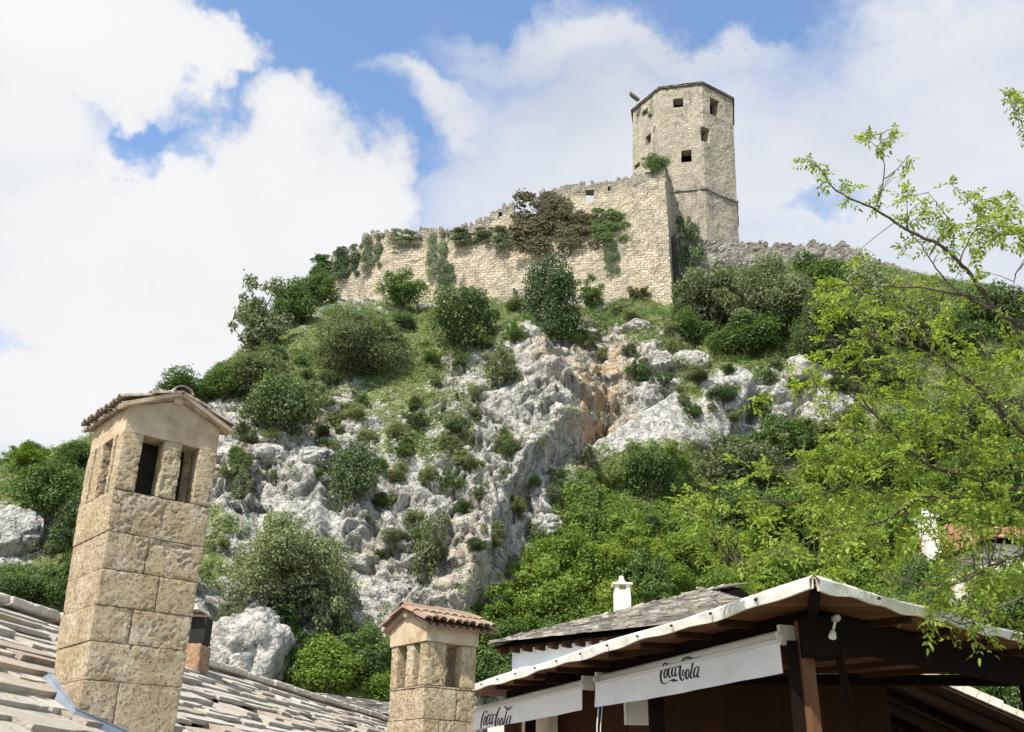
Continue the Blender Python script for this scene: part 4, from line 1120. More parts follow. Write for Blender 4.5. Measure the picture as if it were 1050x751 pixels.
# ------------------------------------------------------------------ big chimney
AZ_ = R(41)
fa = Vector((math.cos(AZ_), math.sin(AZ_), 0)); fb = Vector((-math.sin(AZ_), math.cos(AZ_), 0))
base_p = roof_hit(77, 752); CY = base_p.y
def zat(px_, py_, Y_): return at(px_, py_, Y_).z
# front width from the picture
def horiz_hit(p, d2, px_, py_):
    """distance along horizontal direction d2 from p to the vertical plane of the ray column"""
    d = ray(px_, py_); rx_, ry_ = p.x - CAM.x, p.y - CAM.y
    det = d.x * (-d2.y) + d2.x * d.y
    return (d.x * ry_ - d.y * rx_) / det
W1 = abs(horiz_hit(base_p, fa, 181, 738)); W2 = abs(horiz_hit(base_p, fb, 50, 722))
W2 = min(max(W2, .8 * W1), 1.35 * W1)
print('CHIM', base_p, W1, W2)
zb0 = base_p.z - .75
z_sill = zat(109, 502, CY); z_head = zat(118, 443, CY); z_eave = zat(121, 418, CY)
chim = empty('stone_chimney', base_p + (fa * W1 + fb * W2) / 2, 'big leaning stone block chimney with a tiled gable cap, rising in front on the left', 'chimney')
# the shaft keeps its width, so it leans a little to the right like the old stack does
b = MB(); H = z_sill - zb0
cz = [z_sill - zat(100, y_, CY) for y_ in (545, 583, 620, 657, 697)]
jo = [H - c for c in cz]
vj = []
for i in range(len(jo)):
    hi_ = H if i == 0 else jo[i - 1]; vj.append((W1 * (.5 if i % 2 else .62), jo[i], hi_))
def courses(o, w, d_, H, js, seed, res, parent, split=.5):
    b = MB(); rs = random.Random(seed); zs_ = sorted([0] + [j for j in js if 0 < j < H] + [H])
    for k, (z0, z1) in enumerate(zip(zs_, zs_[1:])):
        sp = split + (.13 if k % 2 else -.12) + rs.uniform(-.05, .05); one = rs.random() < .25
        parts_ = [(0, w)] if one else [(0, w * sp), (w * sp, w)]
        for (x0, x1) in parts_:
            dx, dy = rs.uniform(-.005, .005), rs.uniform(-.006, .004)
            rough_box(b, Vector(o) + fa * (x0 + dx * (x0 == 0)) + fb * dy + Vector((0, 0, z0)), fa, fb, x1 - x0 - .002, d_ - dy + rs.uniform(-.005, .005), z1 - z0 - .001, res, seed + k * 7 + int(x0 * 30), .004, .013, rnd=.003)
    b.build('shaft', M_tuff, parent, True)
    b = MB(); b.box(Vector(o) + fa * .03 + fb * .03, fa * (w - .06), fb * (d_ - .06), (0, 0, H - .01)); b.build('mortar_core', M_mortar, parent)
courses((base_p.x, base_p.y, zb0), W1, W2, H, jo, 3, .0105, chim)
SC = 1.0
o_ = Vector((base_p.x, base_p.y, z_sill)); hh = z_head - z_sill
def piers(o_, W1, W2, hh, zs, fr, lf, seed, parent, wall_t=.13):
    """upright stones round the smoke openings: fr/lf are (start,end) fractions of the stones on the front and left face"""
    for (s0, s1) in fr:
        for side in (0, 1):
            b = MB(); oo = o_ + fa * (W1 * s0) + fb * (0 if not side else W2 - wall_t)
            rough_box(b, oo, fa, fb, W1 * (s1 - s0), wall_t, hh, .0105, seed + int(s0 * 50) + side, .004, .012, rnd=.004); b.build('pier', M_tuff, parent, True)
    for (s0, s1) in lf:
        for side in (0, 1):
            b = MB(); oo = o_ + fb * (W2 * s0) + fa * (0 if not side else W1 - wall_t)
            rough_box(b, oo, fa, fb, wall_t, W2 * (s1 - s0), hh, .0105, seed + 9 + int(s0 * 50) + side, .004, .012, rnd=.004); b.build('pier', M_tuff, parent, True)
piers(o_, W1, W2, hh, z_sill, [(0, .21), (.42, .62), (.79, 1.0)], [(.225, .30), (.55, .77)], 11, chim)
b = MB(); rough_box(b, Vector(o_) + fa * .02 + fb * .02 + Vector((0, 0, -.02)), fa, fb, W1 - .04, W2 - .04, .03, .04, 5, .003, .0); b.build('flue_top', M_black, chim)
# gable cap
def cap(o_, W1, W2, z0, ze, rise, parent, seed, ridge_along_b=True, ov=.07, tr=.055, rows=2, mt=M_mortar, tile=None, rk=1.45):
    tile = tile or M_tile
    """lintel band, gable ends and barrel tiles; the ridge runs along fb"""
    o_ = Vector(o_); b = MB()
    A_, B_2, LA, LB = (fa, fb, W1, W2) if ridge_along_b else (fb, fa, W2, W1)
    p = Vector((o_.x, o_.y, z0)) - A_ * .012 - B_2 * .012
    LA2, LB2 = LA + .024, LB + .024
    n_ = 16; h0 = ze - z0
    prof_ = [(0, 0)] + [(LA2 * k / n_, 0) for k in range(1, n_ + 1)]
    topz = lambda u: h0 + rise * (1 - abs(2 * u / LA2 - 1))
    k0 = len(b.v)
    pts0, pts1 = [], []
    for (u, _) in prof_:
        for zz_ in (0, topz(u)):
            pts0.append(p + A_ * u + Vector((0, 0, zz_))); pts1.append(p + A_ * u + B_2 * LB2 + Vector((0, 0, zz_)))
    b.v += [tuple(q) for q in pts0 + pts1]; m = len(pts0)
    for i in range(n_):
        a0, a1, b0, b1 = k0 + 2 * i, k0 + 2 * i + 1, k0 + 2 * i + 2, k0 + 2 * i + 3
        for f in ((a0, b0, b1, a1), (a0 + m, a1 + m, b1 + m, b0 + m), (a1, b1, b1 + m, a1 + m), (a0, a0 + m, b0 + m, b0)):
            b.f.append(f); b.uv.append([(0, 0)] * 4)
    for i in (0, n_):
        a0, a1 = k0 + 2 * i, k0 + 2 * i + 1; b.f.append((a0, a1, a1 + m, a0 + m)); b.uv.append([(0, 0)] * 4)
    b.build('gable', mt, parent)
    rs = random.Random(seed)
    sl_ = rise / (LA2 / 2); slen = math.hypot(LA2 / 2, rise)
    pitch = tr * 1.75; ncol = int((LB2 + 2 * ov) / pitch) + 1
    for sgn in (1, -1):
        b = MB(); upv = (A_ * sgn * (LA2 / 2) + Vector((0, 0, rise))).normalized()
        e0 = p + (A_ * 0 if sgn == 1 else A_ * LA2) + Vector((0, 0, h0 + .035)) - upv * ov - B_2 * ov + B_2 * pitch * .4
        rl = (slen + ov) / rows
        tiled_slope(b, e0, B_2, upv, ncol, rows, pitch, rl, tr, rs)
        b.build('roof_tiles', tile, parent)
    b = MB(); pr_ = p + A_ * LA2 / 2 + Vector((0, 0, h0 + rise + .05)); L_ = LB2 + 2 * ov; nt_ = max(2, int(L_ / .3))
    for k in range(nt_):
        barrel(b, pr_ - B_2 * ov + B_2 * (k * L_ / nt_ - .015) + Vector((0, 0, rs.uniform(0, .015))), pr_ - B_2 * ov + B_2 * ((k + 1) * L_ / nt_), A_, (0, 0, 1), tr * rk, tr * rk * .9, .015, 9)
    # mortar bedding under the ridge
    b.build('ridge_tiles', tile, parent)
    b = MB(); rough_box(b, pr_ - B_2 * (ov - .03) - A_ * .05 - Vector((0, 0, .09)), A_, B_2, .10, L_ - .06, .07, .02, seed + 5, .01, .012); b.build('mortar_bed', mt, parent, True)
    return p, LA2, LB2, h0
cap(o_, W1, W2, z_head, z_eave, W1 * .20, chim, 21, True, .07, .042, tile=M_gtile, rk=2.0)
# verge boards of stone along the front gable
p0 = Vector((base_p.x, base_p.y, z_eave)) - fb * .085
b = MB()
for sgn in (0, 1):
    e = p0 + (fa * (-.07) if sgn == 0 else fa * (W1 + .09)) + Vector((0, 0, -.035)); r_ = p0 + fa * (W1 / 2) + Vector((0, 0, W1 * .20 + .035))
    d_ = (r_ - e); nn = d_.cross(fb).normalized(); nn = nn if nn.z > 0 else -nn
    b.box(e, d_, fb * .12, nn * .032)
b.build('verge', M_mortar, chim)
b = MB(); b.box(Vector((base_p.x, base_p.y, z_sill)) + fa * W1 * .26 + fb * W2 * .26, fa * W1 * .48, fb * W2 * .48, (0, 0, z_head - z_sill)); b.build('shade_core', M_black, chim)  # added black box that keeps the smoke openings dark
ax_ = base_p + (fa * W1 + fb * W2) / 2
for o in [q for q in bpy.data.objects if q.parent == chim]:
    n_v = len(o.data.vertices); co = np.empty(n_v * 3, np.float32); o.data.vertices.foreach_get('co', co); co = co.reshape(-1, 3)
    zmin = co[:, 2].min(); k_ = 1 + .11 * np.clip((co[:, 2] - base_p.z) / (z_sill - base_p.z), 0, 1) if zmin < z_head - .01 else np.full(n_v, 1.05)
    co[:, 0] = ax_.x + (co[:, 0] - ax_.x) * k_ - .012 * (co[:, 2] - base_p.z); co[:, 1] = ax_.y + (co[:, 1] - ax_.y) * k_
    o.data.vertices.foreach_set('co', co.ravel()); o.data.update()
# zinc flashing round the foot
fl = empty('chimney_flashing', base_p + fa * W1 / 2, 'folded blue grey zinc flashing around the foot of the big chimney', 'flashing')
b = MB(); e = .035
cn = [base_p - fa * e - fb * e, base_p + fa * (W1 + e) - fb * e, base_p + fa * (W1 + e) + fb * (W2 + e), base_p - fa * e + fb * (W2 + e)]
def rz(p): return Rp0.z + ((Rp0 - p).dot(Vector((rnrm.x, rnrm.y, 0)))) / rnrm.z
cn2 = [base_p - fa * .10 - fb * .10, base_p + fa * (W1 + .09) - fb * .10, base_p + fa * (W1 + .09) + fb * (W2 + .09), base_p - fa * .10 + fb * (W2 + .09)]
ftop = []
for i in range(4):
    p, q = cn[i], cn[(i + 1) % 4]; p2, q2 = cn2[i], cn2[(i + 1) % 4]
    zp, zq = max(rz(p), 0) + .16, max(rz(q), 0) + .16
    a_ = Vector((p.x, p.y, zp)); c_ = Vector((q.x, q.y, zq)); a2 = Vector((p2.x, p2.y, rz(p2) + .065)); c2_ = Vector((q2.x, q2.y, rz(q2) + .065))
    inn = (base_p + (fa * W1 + fb * W2) / 2); 
    b.poly([a2, c2_, c_, a_]); b.poly([a2 - Vector((0, 0, .05)), c2_ - Vector((0, 0, .05)), c2_, a2])
    ai = a_ + (Vector((inn.x, inn.y, zp)) - a_).normalized() * .05; ci = c_ + (Vector((inn.x, inn.y, zq)) - c_).normalized() * .05
    b.poly([a_, c_, ci, ai])
    ftop.append((a_, c_))
b.build('apron', M_zinc, fl)
b = MB()
for a_, c_ in ftop: b.tube([a_, c_], .008, 6)
b.build('seam', M_zinc, fl)
# broken tile lying on the slabs
tp = roof_hit(28, 727) + Vector((0, 0, .09)); tq = roof_hit(56, 736) + Vector((0, 0, .08))
bt = MB(); barrel(bt, tp, tp + (tq - tp).normalized() * .30, Vector((.2, 1, .1)), (-.1, -.35, 1), .075, .065, .014, 9, True)
bt.build('broken_tile', M_tile, None, label='loose broken terracotta tile lying on the stone roof beside the big chimney', category='roof tile')

# ------------------------------------------------------------------ small chimney
SY = 9.6
AZ_ = R(28); fa_s, fb_s = fa, fb
sp_ = at(433, 745, SY)
# its near corner splits the two faces; left face runs back to the left
fa = Vector((math.cos(R(21)), math.sin(R(21)), 0)); 
fa = Vector((math.cos(R(38)), math.sin(R(38)), 0)); fb = Vector((-math.sin(R(38)), math.cos(R(38)), 0))
w1 = abs(horiz_hit(sp_, fa, 487, 735)); w2 = abs(horiz_hit(sp_, fb, 397, 735))
zs0 = sp_.z - 1.2; zsill = zat(433, 702, SY); zhead = zat(433, 657, SY); zev = zat(433, 640, SY)
print('SMALL', sp_, w1, w2)
sch = empty('small_stone_chimney', sp_ + (fa * w1 + fb * w2) / 2, 'small stone chimney with a red tiled gable cap and narrow slots, left of the awnings', 'chimney')
b = MB(); Hs = zsill - zs0
courses((sp_.x, sp_.y, zs0), w1, w2, Hs, [Hs - .02, Hs - .30, Hs - .60, Hs - .9], 33, .014, sch, .45)
o_ = Vector((sp_.x, sp_.y, zsill))
piers(o_, w1, w2, zhead - zsill, zsill, [(0, .40), (.70, 1.0)], [(.34, .56), (.80, 1)], 41, sch, .12)
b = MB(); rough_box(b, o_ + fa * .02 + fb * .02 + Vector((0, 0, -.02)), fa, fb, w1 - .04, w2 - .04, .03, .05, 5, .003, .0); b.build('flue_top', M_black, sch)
cap(o_, w1, w2, zhead, zev, w2 * .21, sch, 51, False, .085, .05)
fa, fb = fa_s, fb_s

# ------------------------------------------------------------------ brick stack with dark opening seen past the big chimney
by = 13.5
bo = at(168, 690, by); bz0 = zat(168, 690, by) - .8; bz1 = zat(200, 624, by); bzo = zat(200, 659, by)
bc = empty('brick_chimney', (bo.x, bo.y, bz0), 'little brick chimney with a dark opening, peeping out right behind the big chimney', 'chimney')
bw = at(203, 690, by).x - bo.x; bx = Vector((1, 0, 0)); byv = Vector((0, 1, 0))
b = MB(); rough_box(b, (bo.x, bo.y, bz0), bx, byv, bw, .5, bzo - bz0, .03, 61, .015, .02); b.build('shaft', M_brick, bc, True)
b = MB()
for u in (0, bw * .45): rough_box(b, (bo.x + u, bo.y + (.0 if u < .1 else .30), bzo), bx, byv, .09, .18, bz1 - bzo - .08, .03, 62, .01, .01)
b.build('pier', M_brick, bc, True)
b = MB(); b.box((bo.x + .04, bo.y + .1, bzo + .005), (bw - .05, 0, 0), (0, .3, 0), (0, 0, bz1 - bzo - .1)); b.build('opening', M_black, bc)
b = MB(); b.hexa([(bo.x - .05, bo.y - .06, bz1 - .02), (bo.x + bw * .8, bo.y - .06, bz1 - .02), (bo.x + bw * .8, bo.y + .55, bz1 - .02), (bo.x - .05, bo.y + .55, bz1 - .02),
                 (bo.x - .05, bo.y - .06, bz1 + .05), (bo.x + bw * .7, bo.y - .06, bz1 + .05), (bo.x + bw * .7, bo.y + .55, bz1 + .05), (bo.x - .05, bo.y + .55, bz1 + .05)]); b.build('cap', M_slab, bc)

# ------------------------------------------------------------------ low slate roof between ridge and small chimney
def gabled(name, e0, e1, depth, rise, label, wallm, zb=-.1, rowh=.2, hip=0.0, seed=3, ov=.3, roofm=M_slate, lo=.2, hi=.5, th=.03):
    """house with its front eave from e0 to e1 (same height), hipped by `hip` metres at both ends"""
    e0, e1 = Vector(e0), Vector(e1); d = (e1 - e0); d.z = 0; L_ = d.length; d.normalize(); n_ = Vector((-d.y, d.x, 0))
    root = empty(name, ((e0 + e1) / 2 + n_ * depth / 2)[:2] + (zb,) if False else Vector((*((e0 + e1) / 2 + n_ * depth / 2)[:2], zb)), label, 'house')
    r0, r1 = e0 + d * hip + n_ * depth / 2 + Vector((0, 0, rise)), e1 - d * hip + n_ * depth / 2 + Vector((0, 0, rise))
    f0, f1 = e0 + n_ * depth, e1 + n_ * depth
    b = MB(); dz = Vector((0, 0, -.05))
    b.poly([e0 + dz, e1 + dz, r1 + dz, r0 + dz]); b.poly([f1 + dz, f0 + dz, r0 + dz, r1 + dz]); b.poly([f0 + dz, e0 + dz, r0 + dz]); b.poly([e1 + dz, f1 + dz, r1 + dz])
    b.poly([e0 + dz * 1.4, f0 + dz * 1.4, f1 + dz * 1.4, e1 + dz * 1.4])
    b.build('roof_deck', M_dwood, root)
    mb = MB(); rs = random.Random(seed)
    for (a_, c_, ra, rb) in ((e0, e1, r0, r1), (f1, f0, r1, r0), (f0, e0, r0, r0), (e1, f1, r1, r1)):
        mid = (ra + rb) / 2; up_ = mid - (a_ + c_) / 2; T_ = up_.length; up_n = up_.normalized(); al = (c_ - a_).normalized(); nn = al.cross(up_n)
        if nn.z < 0: nn = -nn
        nr_ = max(1, int(T_ / rowh))
        for j in range(nr_):
            f_ = j / nr_; pa, pb = a_.lerp(ra, f_), c_.lerp(rb, f_); Lx = (pb - pa).length; s_ = 0
            while s_ < Lx - .03:
                w = min(rs.uniform(lo, hi), Lx - s_); q = pa + al * s_ + nn * (.005 + rs.uniform(0, .012)) - up_n * (.06 + rs.uniform(-.03, .03))
                ln = rowh * (1.35 if j < nr_ - 1 else .95); h = th * rs.uniform(.6, 1.3)
                mb.hexa([q + nn * th, q + al * w + nn * th, q + al * w + up_n * ln, q + up_n * ln, q + nn * (th + h), q + al * w + nn * (th + h), q + al * w + up_n * ln + nn * h, q + up_n * ln + nn * h])
                s_ += w + .006
    mb.build('roof', roofm, root)
    b = MB(); i0, i1, i2, i3 = [p + (d * sx + n_ * sy) * ov for p, sx, sy in ((e0, 1, 1), (e1, -1, 1), (f1, -1, -1), (f0, 1, -1))]
    zt = e0.z - .075
    for p, q in ((i0, i1), (i1, i2), (i2, i3), (i3, i0)): b.poly([(p.x, p.y, zb), (q.x, q.y, zb), (q.x, q.y, zt), (p.x, p.y, zt)])
    b.build('wall', wallm, root)
    return root, d, n_
z_ = at(372, 726, 24).z
gabled('slate_roof_shed', at(352, 729, 24), level(470, 742, z_), 4, .55, 'low grey slate roof peeping out between the long roof ridge and small chimney', M_wplast, seed=4)

# ------------------------------------------------------------------ white house with slate roof
e0 = at(504, 661, 19.0); e1 = level(646, 646, e0.z); e1 = e0 + (e1 - e0) * 1.9
hs, hd, hn = gabled('white_house', e0, e1, 7.2, 1.32, 'white plastered house with a grey stone shingle roof behind the awning canopy', M_white, hip=3.4, seed=9, rowh=.17, ov=.28, th=.035, lo=.15, hi=.4)
b = MB(); s_ = .1; L_ = (e1 - e0).length
while s_ < L_:
    b.box(e0 + hd * s_ + hn * .05 + Vector((0, 0, -.16)), hd * .07, hn * .25, (0, 0, .09)); s_ += .3
b.build('rafter_ends', M_mwood, hs)
# its little white chimney
q_ = at(639, 648, 20.2); wc = .36; zt = zat(639, 606, 20.2)
wcn = empty('white_chimney', (q_.x, q_.y, q_.z - .3), 'little white plastered chimney with a pointed cap on the shingle roof of the white house', 'chimney')
b = MB(); rough_box(b, (q_.x - wc / 2, q_.y - wc / 2, q_.z - .5), Vector((1, 0, 0)), Vector((0, 1, 0)), wc, wc, zt - q_.z + .5, .04, 71, .006, .0, taper=.06); b.build('shaft', M_wplast, wcn, True)
for ix in (0, 1):
    for iy in (0, 1):
        b = MB(); b.box((q_.x - .15 + ix * .22, q_.y - .15 + iy * .22, zt - .002), (.08, 0, 0), (0, .08, 0), (0, 0, .10)); b.build('cap_support', M_wplast, wcn)
b = MB(); b.box((q_.x - .2, q_.y - .2, zt + .098), (.4, 0, 0), (0, .4, 0), (0, 0, .04)); b.build('cap_slab', M_wplast, wcn)
b = MB(); b.tube([(q_.x, q_.y, zt + .137), (q_.x, q_.y, zt + .17), (q_.x, q_.y, zt + .21), (q_.x, q_.y, zt + .29), (q_.x, q_.y, zt + .31)], [.15, .11, .06, .05, .01], 10); b.build('finial', M_wplast, wcn)

# ------------------------------------------------------------------ houses behind the near tree
M_rtile = mat('red_roof_tiles', lambda k, tc, g: k.ramp(g.outputs['Random Per Island'], [(0, (.30, .13, .07)), (.5, (.46, .22, .13)), (1, (.56, .36, .25))]), .9)
e = at(1012, 552, 33); z_ = e.z
gabled('red_roof_house', e, level(1130, 560, z_), 4, 1.0, 'house with an orange red tiled roof half hidden by branches at the right edge', M_wplast, zb=0, seed=12, rowh=.3, roofm=M_rtile, lo=.18, hi=.24, th=.05)
e = at(925, 622, 29); z_ = e.z
gr_, gd, gn = gabled('grey_roof_house', e, level(1010, 630, z_), 4, .8, 'low house with a pale grey slate roof hidden behind leaves right of the canopy apex', M_wplast, zb=0, seed=13)
q_ = at(953, 533, 33.5)
b = MB(); rough_box(b, (q_.x - .25, q_.y, q_.z - 2.4), Vector((1, 0, 0)), Vector((0, 1, 0)), .5, .5, 2.5, .08, 81, .01, 0)
wp = empty('white_stack', (q_.x, q_.y, q_.z - 2.4), 'short white chimney stack showing between leaves, left of the red tiled roof', 'chimney')
b.build('shaft', M_wplast, wp, True)
b = MB(); b.box((q_.x - .32, q_.y - .07, q_.z + .1), (.64, 0, 0), (0, .64, 0), (0, 0, .09)); b.tube([(q_.x, q_.y + .25, q_.z + .18), (q_.x, q_.y + .25, q_.z + .45)], [.14, .1], 8); b.build('cap', M_white, wp)

# ------------------------------------------------------------------ the timber canopy
C0 = at(835.5, 599, 8.2); ZC = C0.z
CL = level(478, 708, ZC); CL = C0 + (CL - C0) * 1.06
CR_ = level(1050, 656, ZC); dR = (CR_ - C0).normalized(); CR_ = C0 + (CR_ - C0) * 1.35
dL = (CL - C0).normalized()
BL = level(560, 688, ZC); BR = level(1130, 691, ZC)
cn_ = empty('timber_canopy', Vector((C0.x, C0.y + 4, 0)), 'dark timber terrace canopy with pale membrane edges and a brown boarded ceiling', 'canopy')
up = Vector((0, 0, 1)); inL = Vector((dL.y, -dL.x, 0)); inL = inL if inL.dot(BR - C0) > 0 else -inL
inR = Vector((-dR.y, dR.x, 0)); inR = inR if inR.dot(BL - C0) > 0 else -inR
bis = (dL + dR).normalized(); BM = BL + (BR - BL).normalized() * 1.6; BK = CL + inL * 4.2
ctr = (C0 + CL + CR_ + BM + BR) / 5
b = MB()
outl = [C0, CR_, BR, BM, BK, CL]
apx = ctr + up * .12
for i in range(6):
    p, q = outl[i] + up * .05, outl[(i + 1) % 6] + up * .05; b.poly([p, q, apx])
b.poly([p + up * .02 for p in outl])
b.build('roof', M_tarp, cn_)
# ceiling boards, following the right hand eave's far edge
b = MB(); rs = random.Random(6)
bd = (BR - BL).normalized(); bn = Vector((-bd.y, bd.x, 0))
def clip_row(o1, o2):
    """clip the strip between two offsets along bn to the canopy outline"""
    res = []
    for off_ in (o1, o2):
        xs_ = []
        for i in range(6):
            p, q = outl[i], outl[(i + 1) % 6]; a_, c_ = (p - BL).dot(bn) - off_, (q - BL).dot(bn) - off_
            if (a_ > 0) != (c_ > 0): t = a_ / (a_ - c_); xs_.append((p.lerp(q, t) - BL).dot(bd))
        if len(xs_) < 2: return None
        res.append((min(xs_), max(xs_)))
    return res
dmin = min((p - BL).dot(bn) for p in outl); dmax = max((p - BL).dot(bn) for p in outl)
o1 = dmin + .01
while o1 < dmax:
    w = .20; r_ = clip_row(o1, min(o1 + w - .012, dmax - .005))
    if r_:
        zz_ = ZC - .012 - rs.uniform(0, .006)
        (a0, a1), (c0_, c1_) = r_
        P_ = lambda s_, o, z: (BL.x + bd.x * s_ + bn.x * o, BL.y + bd.y * s_ + bn.y * o, z)
        o2 = min(o1 + w - .012, dmax - .005)
        b.hexa([P_(a0, o1, zz_), P_(a1, o1, zz_), P_(c1_, o2, zz_), P_(c0_, o2, zz_), P_(a0, o1, zz_ + .02), P_(a1, o1, zz_ + .02), P_(c1_, o2, zz_ + .02), P_(c0_, o2, zz_ + .02)])
    o1 += w
b.build('ceiling_boards', M_wood, cn_)
# wavy membrane edge, folded over
def fascia(p, q, seed, inn):
    b = MB(); n_ = 60; rs = random.Random(seed); d_ = (q - p); prev = None
    for i in range(n_ + 1):
        t = i / n_; c = p + d_ * t; wv_ = .013 * math.sin(t * 23 + seed) + .010 * math.sin(t * 61 + 2)
        lp_ = min(.25, .004 + t * d_.length * .5); z1 = .065 + .012 * math.sin(t * 17 + 1); z0 = -.055 + wv_ * .9
        ring = [c + up * z0 - inn * (.035 + wv_ * .4), c + up * (z1 * .5) - inn * .045, c + up * z1 - inn * .0, c + up * (z1 + .004) + inn * lp_, c + up * (z1 - .012) + inn * lp_, c + up * (z1 - .02) + inn * .0, c + up * z0 - inn * .01]
        if prev is not None:
            k = len(b.v); b.v += [tuple(v) for v in prev + ring]; m = len(ring)
            for j in range(m): j2 = (j + 1) % m; b.f.append((k + j, k + m + j, k + m + j2, k + j2)); b.uv.append([(0, 0)] * 4)
        prev = ring
    return b.build('membrane_edge', M_tarp, cn_)
f1_ = fascia(C0 + dL * .012, CL, 1, inL); f2_ = fascia(C0 + dR * .012, CR_, 5, inR)
for p, q, inn, f_, k_ in ((C0, CL, inL, f1_, 13), (C0, CR_, inR, f2_, 6)):
    for i in range(1, k_):
        c = p.lerp(q, i / k_) + up * .0 - inn * .055
        b = MB(); b.tube([c, c - inn * .02], .014, 8); o = b.build('screw_cap', M_mwood, None); o.parent = f_
# perimeter beams
CI = C0 + bis * 1.1
def beam(p, q, w, h, z, name, m_, par=cn_):
    b = MB(); b.bar(Vector((p.x, p.y, z)), Vector((q.x, q.y, z)), w, h); return b.build(name, m_, par)
LI, RI = CI + dL * 8.3, CI + dR * 5.2
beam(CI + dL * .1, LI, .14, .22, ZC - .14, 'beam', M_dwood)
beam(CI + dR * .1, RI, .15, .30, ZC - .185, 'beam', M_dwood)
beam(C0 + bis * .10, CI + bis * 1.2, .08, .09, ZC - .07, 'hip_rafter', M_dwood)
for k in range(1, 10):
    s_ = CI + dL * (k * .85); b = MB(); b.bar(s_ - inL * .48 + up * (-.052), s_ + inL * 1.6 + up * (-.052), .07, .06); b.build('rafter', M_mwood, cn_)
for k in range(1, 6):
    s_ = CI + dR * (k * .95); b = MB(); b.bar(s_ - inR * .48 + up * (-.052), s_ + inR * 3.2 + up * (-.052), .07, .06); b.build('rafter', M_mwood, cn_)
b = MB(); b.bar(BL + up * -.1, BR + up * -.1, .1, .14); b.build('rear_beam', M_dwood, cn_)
# posts
def post(px_, py_, Y_, w, name='post', m_=M_wood, rot=0.0, par=cn_, ztop=None):
    p = at(px_, py_, Y_); b = MB(); a_ = Vector((math.cos(rot), math.sin(rot), 0)) * w; c_ = Vector((-math.sin(rot), math.cos(rot), 0)) * w
    zt_ = ztop if ztop else ZC - .12
    b.box((p.x - (a_ + c_).x / 2, p.y - (a_ + c_).y / 2, -.1), a_, c_, (0, 0, zt_ + .1)); o = b.build(name, m_, par); return p
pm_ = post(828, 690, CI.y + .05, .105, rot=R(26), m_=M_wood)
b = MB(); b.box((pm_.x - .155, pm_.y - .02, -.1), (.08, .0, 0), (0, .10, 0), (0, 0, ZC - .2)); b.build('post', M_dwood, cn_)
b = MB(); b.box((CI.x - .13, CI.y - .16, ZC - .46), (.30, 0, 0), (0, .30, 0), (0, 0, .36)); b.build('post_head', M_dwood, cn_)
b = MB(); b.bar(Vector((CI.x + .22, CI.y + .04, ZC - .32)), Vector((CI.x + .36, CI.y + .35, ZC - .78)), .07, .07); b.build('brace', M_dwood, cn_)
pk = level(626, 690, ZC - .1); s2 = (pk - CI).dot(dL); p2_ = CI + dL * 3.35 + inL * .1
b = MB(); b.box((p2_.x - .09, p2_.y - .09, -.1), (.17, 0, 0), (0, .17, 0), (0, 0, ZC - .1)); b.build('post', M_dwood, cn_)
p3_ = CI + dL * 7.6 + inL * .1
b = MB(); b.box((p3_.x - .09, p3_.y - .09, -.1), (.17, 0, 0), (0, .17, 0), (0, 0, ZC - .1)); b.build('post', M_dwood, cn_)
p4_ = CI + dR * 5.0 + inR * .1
b = MB(); b.box((p4_.x - .09, p4_.y - .09, -.1), (.17, 0, 0), (0, .17, 0), (0, 0, ZC - .1)); b.build('post', M_dwood, cn_)

